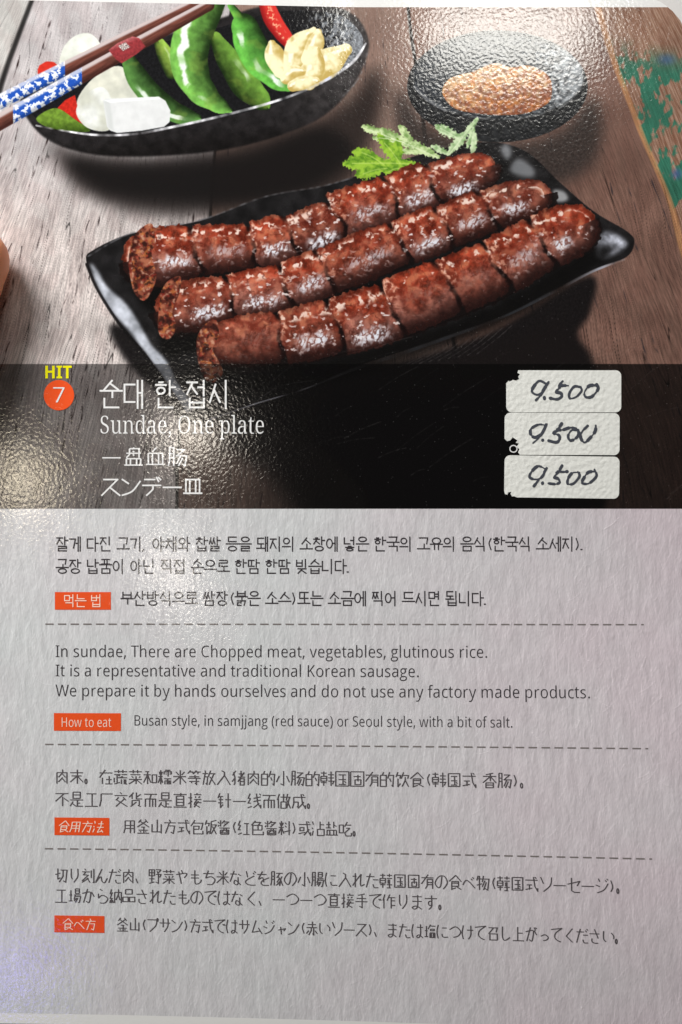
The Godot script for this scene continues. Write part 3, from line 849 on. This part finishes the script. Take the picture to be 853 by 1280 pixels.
# a line of signs from x0 to x1, its middle at q
func write_signs(text: String, x0: float, x1: float, q: float, high: float, weight: float, contrast: float, m: Material, parent: Node, called := "printed_line", lift := 0.0001, slant := 0.0) -> void:
	var wide := 0.0
	for k in text.length():
		wide += advance(text[k])
	var unit := (x1 - x0) / wide
	var st := new_st()
	var x := x0
	var n := 0
	for k in text.length():
		var ch := text[k]
		if ch != " ":
			var body := minf(unit * (0.93 if contrast == 1.0 else 0.88), high)
			var left := x + (unit * advance(ch) - body * (1.0 if advance(ch) == 1.0 else 0.45)) / 2.0
			var box := Rect2(left, q - high / 2.0, body * (1.0 if advance(ch) == 1.0 else 0.45), high)
			if ch in ".,、。" :
				box.size.x = body * 0.7
				box.position.x = x
			for s in fit(strokes_of(ch), box):
				for j in s.size():
					s[j].x -= (s[j].y - q) * slant
				add_stroke(st, s, weight, contrast, lift + 0.000002 * (n % 9), Geometry2D.END_SQUARE if contrast == 1.0 else Geometry2D.END_BUTT)
				n += 1
		x += unit * advance(ch)
	part(called, st, m, parent)

# a line in Latin letters on the baseline q, squeezed to fit x0..x1
func write_latin(text: String, x0: float, x1: float, q: float, size: float, font: Font, m: Material, parent: Node, called := "printed_line", lift := 0.0001) -> void:
	var t := TextMesh.new()
	t.font = font
	t.text = text
	t.font_size = 64
	t.pixel_size = 1.0 / 64.0
	t.depth = 0.0
	t.curve_step = 1.0
	t.horizontal_alignment = HORIZONTAL_ALIGNMENT_LEFT
	t.vertical_alignment = VERTICAL_ALIGNMENT_BOTTOM
	var arrays := t.get_mesh_arrays()
	var verts: PackedVector3Array = arrays[Mesh.ARRAY_VERTEX]
	var index: PackedInt32Array = arrays[Mesh.ARRAY_INDEX] if arrays[Mesh.ARRAY_INDEX] != null else PackedInt32Array(range(verts.size()))
	var lo := 1e9
	var hi := -1e9
	for v in verts:
		lo = minf(lo, v.x)
		hi = maxf(hi, v.x)
	var drop := font.get_descent(64) / 64.0
	var at := func(v: Vector3): return Vector2(lerpf(x0, x1, (v.x - lo) / (hi - lo)), q - (v.y - drop) * size)
	var st := new_st()
	for k in range(0, index.size() - 2, 3):
		add_tri(st, at.call(verts[index[k]]), at.call(verts[index[k + 1]]), at.call(verts[index[k + 2]]), lift)
	part(called, st, m, parent)

# ---------------------------------------------------------------- the scene
func lamp(called: String, label: String, at: Vector3, size: Vector2, energy: float, c: Color) -> void:
	var root := thing(called, label, "lamp", at)
	var body := BoxMesh.new()
	body.size = Vector3(size.x + 0.03, 0.03, size.y + 0.03)
	var housing := MeshInstance3D.new()
	housing.name = "housing"
	housing.mesh = body
	housing.material_override = plain(rgb(225, 224, 220), 0.5)
	housing.position.y = 0.02
	root.add_child(housing, true)
	var pane := MeshInstance3D.new()
	pane.name = "diffuser"
	var face := BoxMesh.new()
	face.size = Vector3(size.x, 0.004, size.y)
	pane.mesh = face
	var g := plain(Color.WHITE, 0.4)
	g.emission_enabled = true
	g.emission = c
	g.emission_energy_multiplier = 2.0
	pane.material_override = g
	pane.position.y = 0.003
	root.add_child(pane, true)
	var light := AreaLight3D.new()
	light.name = "glow"
	light.area_size = size
	light.light_energy = energy
	light.light_color = c
	light.area_range = 6.0
	light.area_attenuation = 2.0
	light.shadow_enabled = true
	light.position.y = -0.004
	light.rotation_degrees.x = -90.0
	root.add_child(light)

func mirror(p: float, q: float, high: float) -> Vector3:      # where a lamp hangs that gleams at this spot of a level page
	var k := (EYE + high) / EYE
	return Vector3((p - MID.x) * S * k, high, (q - MID.y) * S * k)

func _ready() -> void:
	var cam := Camera3D.new()
	cam.name = "camera"
	cam.position = Vector3(0, EYE, 0)
	cam.rotation_degrees = Vector3(-90, 0, 0)
	cam.fov = rad_to_deg(2.0 * atan(640.0 * S / EYE))
	cam.near = 0.01
	cam.far = 20.0
	add_child(cam)
	var we := WorldEnvironment.new()
	var env := Environment.new()
	env.background_mode = Environment.BG_COLOR
	env.background_color = rgb(150, 146, 142)
	env.background_energy_multiplier = 0.16
	env.tonemap_mode = Environment.TONE_MAPPER_LINEAR
	env.tonemap_exposure = 1.1
	env.sdfgi_enabled = true
	env.ssao_enabled = true
	env.ssil_enabled = true
	we.environment = env
	we.name = "room_air"
	add_child(we)
	lamp("ceiling_panel_lamp", "wide white ceiling panel up to the left of the menu", Vector3(-0.5, 0.57, -0.64), Vector2(0.5, 0.3), 1.95, Color(1.0, 0.995, 0.985))
	lamp("pendant_lamp", "square pendant lamp gleaming in the top right of the picture", mirror(636, 40, 1.5), Vector2(0.3, 0.12), 0.26, Color(1.0, 0.99, 0.96))
	lamp("spot_lamp", "small ceiling lamp gleaming at the left end of the dark band", mirror(28, 600, 1.5), Vector2(0.08, 0.08), 0.045, Color(1.0, 0.94, 0.82))
	lamp("spot_lamp", "small ceiling lamp gleaming over the English dish name", mirror(236, 545, 1.5), Vector2(0.07, 0.05), 0.045, Color(1.0, 0.96, 0.9))
	lamp("spot_lamp", "small ceiling lamp gleaming over the first Korean line", mirror(210, 694, 1.5), Vector2(0.07, 0.04), 0.022, Color(1.0, 0.97, 0.92))
	lamp("violet_lamp", "small violet lamp gleaming in the lower left corner", mirror(-45, 1225, 1.5), Vector2(0.05, 0.09), 0.02, Color(0.5, 0.45, 1.0))

	NS.seed = 3
	NS.noise_type = FastNoiseLite.TYPE_SIMPLEX
	NS.fractal_type = FastNoiseLite.FRACTAL_NONE
	NS.frequency = 1.0
	NF.seed = 8
	NF.noise_type = FastNoiseLite.TYPE_SIMPLEX
	NF.frequency = 1.0
	NF.fractal_octaves = 3
	NC.seed = 12
	NC.noise_type = FastNoiseLite.TYPE_CELLULAR
	NC.frequency = 1.0
	crinkle = make_crinkle()
	var t0 := Time.get_ticks_msec()
	var photo_tex := picture()
	print("picture ", Time.get_ticks_msec() - t0)
	t0 = Time.get_ticks_msec()
	var paper_tex := mulberry()
	print("paper ", Time.get_ticks_msec() - t0)

	# table and the page underneath
	var ground := new_st()
	for v in [Vector3(-3, 0, -3), Vector3(3, 0, -3), Vector3(3, 0, 3), Vector3(-3, 0, -3), Vector3(3, 0, 3), Vector3(-3, 0, 3)]:
		ground.set_normal(Vector3.UP)
		ground.add_vertex(v + Vector3(0, -0.006, 0))
	var table := part("table_top", ground, plain(rgb(70, 64, 62), 0.45), self)
	table.set_meta("kind", "structure")
	table.set_meta("label", "dark table top under the menu")

	build_page(photo_tex, paper_tex)
	build_stickers()
	build_under()
	build_hand()

const LEFT := -52.0
const RIGHT := 863.0
const TOP := -8.0
const FOOT := 1279.0

func corner(x: float, y: float, r: float, from: float) -> PackedVector2Array:
	var o := PackedVector2Array()
	for k in 9:
		o.append(Vector2(x, y) + Vector2.from_angle(deg_to_rad(from + k * 11.25)) * r)
	return o

func sheet_outline() -> PackedVector2Array:
	var r := 75.0
	return corner(RIGHT - r, TOP + r, r, -90) + corner(RIGHT - r, FOOT - r, r, 0) + corner(LEFT + 20, FOOT - 20, 20, 90) + corner(LEFT + 20, TOP + 20, 20, 180)

func band_of(pts: Array, r: float) -> PackedVector2Array:
	return Geometry2D.offset_polyline(curve(V(pts), false, 4), r, Geometry2D.JOIN_ROUND, Geometry2D.END_ROUND)[0]

func build_page(photo_tex: Texture2D, paper_tex: Texture2D) -> void:
	var page := thing("menu_page", "laminated menu page with a sausage photograph over Korean, English, Chinese and Japanese text", "menu")
	var frame := Rect2(PX0, PY0, 960, 660)
	var frame2 := Rect2(PX0, 632, 960, 658)
	var white := film(rgb(222, 222, 220))
	var edge := sheet_outline()
	var pm := printed(photo_tex)
	var bands := [["white_margin", TOP - 2.0, 9.0, white, frame], ["printed_photo", 9.0, 455.0, pm, frame], ["title_band", 455.0, 636.0, pm, frame], ["text_panel", 636.0, 1266.0, printed(paper_tex), frame2], ["white_margin", 1266.0, FOOT + 2.0, white, frame]]
	var made := {}
	for b in bands:
		var st := new_st()
		for piece in Geometry2D.intersect_polygons(edge, rect_poly(LEFT - 5.0, b[1], RIGHT + 5.0, b[2])):
			add_poly(st, piece, 0.0, b[4], 24.0)
		made[b[0]] = part(b[0], st, b[3], page)
	# each thing in the printed picture is a flat piece of the print of its own
	var shown := Geometry2D.intersect_polygons(edge, rect_poly(LEFT - 5.0, 9.0, RIGHT + 5.0, 455.0))[0]
	for d in [
		["printed_long_bowl", curve(V([28, 130, 42, 108, 78, 88, 130, 66, 200, 50, 270, 28, 340, 8, 410, 8, 444, 20, 460, 46, 459, 70, 441, 108, 405, 145, 350, 170, 280, 188, 200, 196, 132, 196, 85, 187, 55, 172, 36, 150])), 1],
		["printed_sauce_bowl", ellipse(622, 108, 113, 70), 1],
		["printed_plate", curve(PLATE), 1],
		["printed_sauce", curve(SAUCE), 2],
		["printed_green_pepper", band_of([270, -6, 251, 26, 239, 58, 238, 86, 250, 112, 270, 130, 285, 138], 21), 2],
		["printed_green_pepper", band_of([302, 34, 313, 56, 326, 76, 346, 93, 358, 103], 17), 2],
		["printed_radish", curve(V([131, 128, 160, 125, 198, 124, 213, 137, 214, 152, 204, 160, 176, 166, 148, 168, 137, 163])), 2],
		["printed_chopstick", band_of([-64, 164, 246, 8], 6.5), 3],
		["printed_chopstick", band_of([-64, 192, 262, 10], 7.5), 4],
		["printed_leaf", curve(V([428, 204, 440, 184, 470, 166, 506, 172, 526, 204, 486, 220, 444, 220])), 2],
		["printed_sausage", band_of(S1, 32), 3],
		["printed_sausage", band_of(S2, 31), 4],
		["printed_sausage", band_of(S3, 38), 5],
	]:
		var st := new_st()
		for piece in Geometry2D.intersect_polygons(d[1], shown):
			add_poly(st, piece, 0.000012 * d[2], frame, 24.0)
		part(d[0], st, pm, made["printed_photo"])
	# thickness of the board below
	var rim := new_st()
	var n := edge.size()
	for k in n:
		var a := edge[k]
		var b := edge[(k + 1) % n]
		var steps := maxi(1, int(a.distance_to(b) / 24.0))
		for s in steps:
			var u := a.lerp(b, s / float(steps))
			var v := a.lerp(b, (s + 1.0) / steps)
			var out := Vector3((v - u).y, 0, -(v - u).x).normalized()
			for w in [on_page(u.x, u.y), on_page(v.x, v.y, -0.0007), on_page(v.x, v.y), on_page(u.x, u.y), on_page(u.x, u.y, -0.0007), on_page(v.x, v.y, -0.0007)]:
				rim.set_normal(out)
				rim.add_vertex(w)
	part("sheet_edge", rim, plain(rgb(220, 220, 218), 0.3), page)

	var ink := film(rgb(58, 54, 58))
	var faint := film(rgb(84, 79, 82))
	var grey := film(rgb(120, 114, 112))
	var pale := film(rgb(226, 226, 226))
	var orange := film(rgb(226, 82, 36))
	var thin := FontVariation.new()
	var sans := SystemFont.new()
	sans.font_names = PackedStringArray(["Droid Sans"])
	thin.base_font = sans
	thin.variation_embolden = -0.28
	var serif := SystemFont.new()
	serif.font_names = PackedStringArray(["Droid Serif"])
	var slim := FontVariation.new()
	slim.base_font = serif
	slim.variation_embolden = -0.22
	var bold := SystemFont.new()
	bold.font_names = PackedStringArray(["Droid Sans"])
	bold.font_weight = 700
	# the dark band
	var band: Node = made["title_band"]
	write_signs("순대 한 접시", 125, 289, 493, 34, 2.3, 1.0, pale, band, "dish_name")
	write_latin("Sundae, One plate", 126, 330, 542, 31, slim, pale, band, "dish_name")
	write_signs("一盘血肠", 126, 236, 571, 23, 2.0, 1.25, pale, band, "dish_name")
	write_signs("スンデー皿", 126, 254, 608, 22, 2.0, 1.0, pale, band, "dish_name")
	write_latin("HIT", 57, 90, 473, 22, bold, film(rgb(232, 226, 20)), band, "hit_mark")
	var disc := new_st()
	add_poly(disc, ellipse(74, 494, 19, 19), 0.0001)
	var dot := part("number_disc", disc, orange, band)
	write_latin("7", 67, 81, 503, 27, thin, pale, band, "number", 0.0002)
	# the text
	var panel: Node = made["text_panel"]
	write_signs("잘게 다진 고기, 야채와 찹쌀 등을 돼지의 소창에 넣은 한국의 고유의 음식(한국식 소세지).", 70, 732, 680, 17.5, 1.5, 1.0, ink, panel)
	write_signs("공장 납품이 아닌 직접 손으로 한땀 한땀 빚습니다.", 70, 440, 708, 17.5, 1.5, 1.0, ink, panel)
	write_signs("부산방식으로 쌈장(붉은 소스)또는 소금에 찍어 드시면 됩니다.", 151, 611, 748, 17.5, 1.5, 1.0, ink, panel)
	write_latin("In sundae, There are Chopped meat, vegetables, glutinous rice.", 70, 608, 821, 20.5, thin, ink, panel)
	write_latin("It is a representative and traditional Korean sausage.", 70, 523, 845, 20.5, thin, ink, panel)
	write_latin("We prepare it by hands ourselves and do not use any factory made products.", 70, 734, 870, 20.5, thin, ink, panel)
	write_latin("Busan style, in samjjang (red sauce) or Seoul style, with a bit of salt.", 169, 638, 906, 18, thin, ink, panel)
	write_signs("肉末。在蔬菜和糯米等放入猪肉的小肠的韩国固有的饮食(韩国式 香肠)。", 69, 664, 970, 17.5, 1.6, 1.45, faint, panel)
	write_signs("不是工厂交货而是直接一针一线而做成。", 69, 402, 998, 17.5, 1.6, 1.45, faint, panel)
	write_signs("用釜山方式包饭酱(红色酱料)或沾盐吃。", 155, 457, 1031, 17, 1.55, 1.45, faint, panel)
	write_signs("切り刻んだ肉、野菜やもち米などを豚の小腸に入れた韓国固有の食べ物(韓国式ソーセージ)。", 69, 776, 1093, 17, 1.55, 1.45, faint, panel)
	write_signs("工場から納品されたものではなく、一つ一つ直接手で作ります。", 69, 562, 1118, 17, 1.55, 1.45, faint, panel)
	write_signs("釜山(プサン)方式ではサムジャン(赤いソース)、または塩につけて召し上がってください。", 147, 772, 1153, 16.5, 1.5, 1.45, faint, panel)
	for t in [[69, 740, 139, 762], [68, 891, 152, 913], [69, 1021, 138, 1043], [69, 1143, 132, 1164]]:
		var st := new_st()
		add_poly(st, rect_poly(t[0], t[1], t[2], t[3]), 0.0001, Rect2(0, 0, 1, 1), 24.0)
		part("orange_tag", st, orange, panel)
	var cream := film(rgb(246, 214, 196))
	write_signs("먹는 법", 80, 128, 751, 15, 1.2, 1.0, cream, panel, "tag_lettering", 0.0002)
	write_latin("How to eat", 78, 140, 908, 16.5, thin, cream, panel, "tag_lettering", 0.0002)
	write_signs("食用方法", 74, 132, 1032, 14, 1.3, 1.4, cream, panel, "tag_lettering", 0.0002, 0.16)
	write_signs("食べ方", 79, 122, 1153.5, 14, 1.2, 1.4, cream, panel, "tag_lettering", 0.0002)
	for q in [780.0, 930.0, 1060.0]:
		var st := new_st()
		var x := 57.0
		while x < 802.0:
			add_poly(st, rect_poly(x, q - 0.8, minf(x + 10.5, 803.0), q + 0.8), 0.0001)
			x += 15.8
		part("dashed_rule", st, grey, panel)
	# what shows of the printed price where the stickers are torn
	for at in [[641.5, 481.0, 5.0], [642.0, 561.0, 4.5]]:
		var st := new_st()
		for half in 3:
			var arc := PackedVector2Array()
			for k in 7:
				var a := TAU * (half + k / 6.0) / 3.0
				arc.append(Vector2(at[0] + cos(a) * at[2], at[1] + sin(a) * at[2] * 0.95))
			add_stroke(st, arc, 1.3, 1.0, 0.0001 + half * 0.000003)
		part("covered_numeral", st, pale, band)

func paper_grain() -> Texture2D:
	var n := 256
	var f := FastNoiseLite.new()
	f.seed = 40
	f.frequency = 0.15
	f.fractal_octaves = 4
	var im := f.get_seamless_image(n, n)
	im.convert(Image.FORMAT_RGBA8)
	return ImageTexture.create_from_image(im)

func build_stickers() -> void:
	var m := plain(rgb(220, 221, 216), 0.85)
	var n := paper_grain()
	var nm := NoiseTexture2D.new()
	m.heightmap_enabled = true
	m.heightmap_texture = n
	m.heightmap_scale = 0.02
	var pen := plain(rgb(58, 62, 72), 0.5)
	var spots := [
		[Vector2(633, 463), 0.0, "white handwritten price sticker at the top, torn at its upper left corner", 0],
		[Vector2(631, 516), 0.003, "white handwritten price sticker in the middle, torn at its lower left corner", 1],
		[Vector2(631, 569), 0.014, "white handwritten price sticker at the bottom, tilted, nearly whole", 2],
	]
	for s in spots:
		var at: Vector2 = s[0]
		var c := at + Vector2(72, 27)
		var root := thing("price_sticker", s[2], "sticker", on_page(c.x, c.y), "price stickers on the dark band")
		var r := 7.0
		var w := 143.5
		var h := 52.5
		var local := corner(w - r, r, r, -90) + corner(w - r, h - r, r, 0)
		if s[3] == 1:
			local += V([19, h, 17, h - 3, 18.5, h - 7, 15, h - 10, 18, h - 14, 14, h - 15, 16, h - 18, 10, h - 22, 7, h - 18, 3, h - 17, 0, h - 20])
		elif s[3] == 2:
			local += V([16, h, 12, h - 1.5, 10, h - 1, 8, h - 4, 9, h - 7, 5, h - 6, 4, h - 3, 1, h - 4, 0, h - 8])
		else:
			local += corner(r, h - r, r, 90)
		if s[3] == 0:
			local += V([0, 16, 3, 13, 5, 15, 8, 12, 12, 13, 16, 11, 15, 8, 17, 5, 14, 3, 15, 0])
		else:
			local += corner(r, r, r, 180)
		var poly := PackedVector2Array()
		var turn: float = s[1]
		for v in local:
			poly.append(at + v.rotated(turn))
		var st := new_st()
		add_poly(st, poly, 0.00028, Rect2(0, 0, 1, 1), 24.0)
		for k in poly.size():
			var a := poly[k]
			var b := poly[(k + 1) % poly.size()]
			var out := Vector3((b - a).y, 0, -(b - a).x).normalized()
			for v in [on_page(a.x, a.y, 0.00028), on_page(b.x, b.y, 0.00002), on_page(b.x, b.y, 0.00028), on_page(a.x, a.y, 0.00028), on_page(a.x, a.y, 0.00002), on_page(b.x, b.y, 0.00002)]:
				st.set_normal(out)
				st.set_uv(uv_of(a.x, a.y))
				st.set_uv2(Vector2.ZERO)
				st.add_vertex(v)
		var paper := part("sticker_paper", st, m, root)
		paper.position = -root.position
		var hand := part("handwritten_price", handwriting(at, turn, s[3]), pen, root)
		hand.position = -root.position

func handwriting(at: Vector2, turn: float, which: int) -> SurfaceTool:
	var r := RandomNumberGenerator.new()
	r.seed = 31 + which
	var st := new_st()
	var strokes := [
		[50, 16, 42, 14, 34, 20, 32, 27, 38, 30, 46, 26, 51, 18, 52, 15, 48, 22, 42, 31, 36, 38],      # 9
		[47, 34, 48, 35],
		[71, 13, 67, 19, 66, 22], [66, 20, 72, 20, 78, 19], [66, 22, 62, 26, 67, 28, 69, 32, 64, 36, 55, 34],   # 5
		[93, 21, 85, 21, 79, 28, 80, 35, 87, 34, 94, 26, 92, 20],
		[112, 18, 104, 19, 98, 27, 98, 34, 106, 33, 114, 24, 113, 17],
	]
	if which == 1:
		strokes[3] = [66, 20, 73, 21, 82, 19, 88, 20]
		strokes[5] = [92, 22, 84, 21, 79, 28, 81, 35, 88, 33, 93, 26, 91, 20]
		strokes[6] = [104, 17, 97, 24, 95, 31, 99, 36, 106, 32, 112, 23, 113, 16]
	var n := 0
	for s in strokes:
		var pts := V(s)
		for k in pts.size():
			pts[k] = at + (pts[k] + Vector2(r.randf_range(-1, 1), r.randf_range(-1, 1))).rotated(turn)
		var fine := curve(pts, false, 5)
		for k in range(0, fine.size() - 1, 3):
			var w := 2.9 + 1.5 * NS.get_noise_2d(k * 0.21 + which * 9.0, n)
			var piece := fine.slice(k, k + 4)
			if piece.size() > 1:
				add_stroke(st, piece, w, 1.0, 0.00036 + 0.000002 * (n % 12), Geometry2D.END_ROUND)
			n += 1
	return st

func build_under() -> void:
	var root := thing("menu_page", "pale glossy page peeking out from under the rounded top right corner", "menu", Vector3(0, -0.0036, 0))
	var m := film(rgb(206, 204, 202))
	var st := new_st()
	for v in [Vector2(-40, -60), Vector2(930, -60), Vector2(930, 1255), Vector2(-40, -60), Vector2(930, 1255), Vector2(-40, 1255)]:
		st.set_normal(Vector3.UP)
		st.set_uv(uv_of(v.x, v.y))
		st.add_vertex(Vector3((v.x - MID.x) * S, 0, (v.y - MID.y) * S))
	part("sheet", st, m, root)

# ---------------------------------------------------------------- the hand
func field(p: Vector3, bones: Array) -> float:
	var d := 1.0
	for b in bones:
		var a: Vector3 = b[0]
		var ab: Vector3 = b[1] - a
		var t := clampf((p - a).dot(ab) / ab.length_squared(), 0.0, 1.0)
		var e: float = p.distance_to(a + ab * t) - lerpf(b[2], b[3], t)
		var k: float = b[4]
		var h := clampf(0.5 + 0.5 * (d - e) / k, 0.0, 1.0)
		d = lerpf(d, e, h) - k * h * (1.0 - h)
	return d

func nets(bones: Array, cell: float) -> SurfaceTool:
	var lo := Vector3(9, 9, 9)
	var hi := -lo
	for b in bones:
		for k in 2:
			lo = lo.min(b[k] - Vector3.ONE * (b[2 + k] + cell * 2.0))
			hi = hi.max(b[k] + Vector3.ONE * (b[2 + k] + cell * 2.0))
	var n := Vector3i(((hi - lo) / cell).ceil()) + Vector3i.ONE
	var f := PackedFloat32Array()
	f.resize(n.x * n.y * n.z)
	for z in n.z:
		for y in n.y:
			for x in n.x:
				f[(z * n.y + y) * n.x + x] = field(lo + Vector3(x, y, z) * cell, bones)
	var st := new_st()
	st.set_smooth_group(0)
	var at := {}
	var step := [1, n.x, n.x * n.y]
	for z in n.z - 1:
		for y in n.y - 1:
			for x in n.x - 1:
				var i := (z * n.y + y) * n.x + x
				var sum := Vector3.ZERO
				var hits := 0
				for e in [[0, 0, 0, 0], [0, 1, 0, 0], [0, 0, 1, 0], [0, 1, 1, 0], [0, 0, 0, 1], [1, 0, 0, 1], [0, 0, 1, 1], [1, 0, 1, 1], [0, 0, 0, 2], [1, 0, 0, 2], [0, 1, 0, 2], [1, 1, 0, 2]]:
					var ox: int = e[0]
					var oy: int = e[1]
					var oz: int = e[2]
					if e[3] == 0:
						ox = 0
						oy = e[1]
						oz = e[2]
					var j: int = i + ox + oy * n.x + oz * n.x * n.y
					var a := f[j]
					var b := f[j + step[e[3]]]
					if (a < 0.0) != (b < 0.0):
						var v := Vector3(x + ox, y + oy, z + oz)
						v[e[3]] += a / (a - b)
						sum += v
						hits += 1
				if hits:
					at[i] = lo + sum / hits * cell
	for i in at:
		var z: int = i / (n.x * n.y)
		var y: int = (i / n.x) % n.y
		var x: int = i % n.x
		for ax in 3:
			var b: int = (ax + 1) % 3
			var c: int = (ax + 2) % 3
			var here := [x, y, z]
			if here[b] == 0 or here[c] == 0:
				continue
			var f0 := f[i]
			var f1 := f[i + step[ax]]
			if (f0 < 0.0) == (f1 < 0.0):
				continue
			var ids := [i, i - step[b], i - step[b] - step[c], i - step[c]]
			if not (at.has(ids[1]) and at.has(ids[2]) and at.has(ids[3])):
				continue
			var order := [0, 2, 1, 0, 3, 2] if f0 < 0.0 else [0, 1, 2, 0, 2, 3]
			for k in order:
				st.add_vertex(at[ids[k]])
	st.index()
	st.generate_normals()
	return st

func build_hand() -> void:
	var root := thing("person", "thumb and hand of a person holding the left edge of the menu", "person")
	var skin := plain(rgb(255, 168, 118), 0.5)
	skin.subsurf_scatter_enabled = true
	skin.subsurf_scatter_strength = 0.15
	var w := func(p: float, q: float, y: float): return Vector3((p - MID.x) * S, y, (q - MID.y) * S)
	var bones := [
		# thumb
		[w.call(-15, 336, 0.0115), w.call(-46, 425, 0.0125), 0.0102, 0.0108, 0.004],
		[w.call(-46, 425, 0.0125), w.call(-126, 540, 0.014), 0.0105, 0.0125, 0.004],
		[w.call(-126, 540, 0.014), w.call(-230, 640, 0.011), 0.0135, 0.016, 0.008],
		# palm
		[w.call(-230, 640, 0.011), w.call(-260, 420, 0.009), 0.016, 0.0135, 0.01],
		[w.call(-230, 640, 0.011), w.call(-330, 450, 0.009), 0.016, 0.0135, 0.01],
		[w.call(-230, 640, 0.011), w.call(-400, 490, 0.008), 0.016, 0.013, 0.01],
		[w.call(-230, 640, 0.011), w.call(-450, 540, 0.007), 0.016, 0.012, 0.01],
		[w.call(-300, 640, 0.01), w.call(-340, 900, 0.022), 0.022, 0.025, 0.012],
		# four fingers, curled towards the table beside the sheet
		[w.call(-260, 420, 0.009), w.call(-215, 270, 0.011), 0.0098, 0.0086, 0.003],
		[w.call(-215, 270, 0.011), w.call(-172, 190, 0.003), 0.0086, 0.0074, 0.002],
		[w.call(-330, 450, 0.009), w.call(-300, 270, 0.011), 0.01, 0.0088, 0.003],
		[w.call(-300, 270, 0.011), w.call(-262, 165, 0.003), 0.0088, 0.0075, 0.002],
		[w.call(-400, 490, 0.008), w.call(-390, 310, 0.01), 0.0095, 0.0084, 0.003],
		[w.call(-390, 310, 0.01), w.call(-356, 210, 0.003), 0.0084, 0.0072, 0.002],
		[w.call(-450, 540, 0.007), w.call(-462, 400, 0.008), 0.0084, 0.0074, 0.003],
		[w.call(-462, 400, 0.008), w.call(-444, 310, 0.002), 0.0074, 0.0064, 0.002],
	]
	part("hand", nets(bones, 0.0022), skin, root)
	var nail := new_st()
	nail.set_smooth_group(0)
	var a: Vector3 = w.call(-12, 310, 0.0198)
	var dir: Vector3 = (w.call(-44, 425, 0.0218) - a).normalized()
	var side := dir.cross(Vector3.UP).normalized()
	for i in 8:
		for j in 6:
			for k in [[0, 0], [1, 0], [1, 1], [0, 0], [1, 1], [0, 1]]:
				var u: float = (i + k[0]) / 8.0 * 2.0 - 1.0
				var v: float = (j + k[1]) / 6.0
				var wide := 0.0062 * sqrt(maxf(0.05, 1.0 - pow(maxf(0.0, 0.35 - v) / 0.36, 2.0)))
				nail.add_vertex(a + dir * v * 0.013 + side * u * wide + Vector3.UP * (0.0022 - 0.0032 * u * u))
	nail.generate_normals()
	part("thumb_nail", nail, plain(rgb(232, 176, 158), 0.3), root)
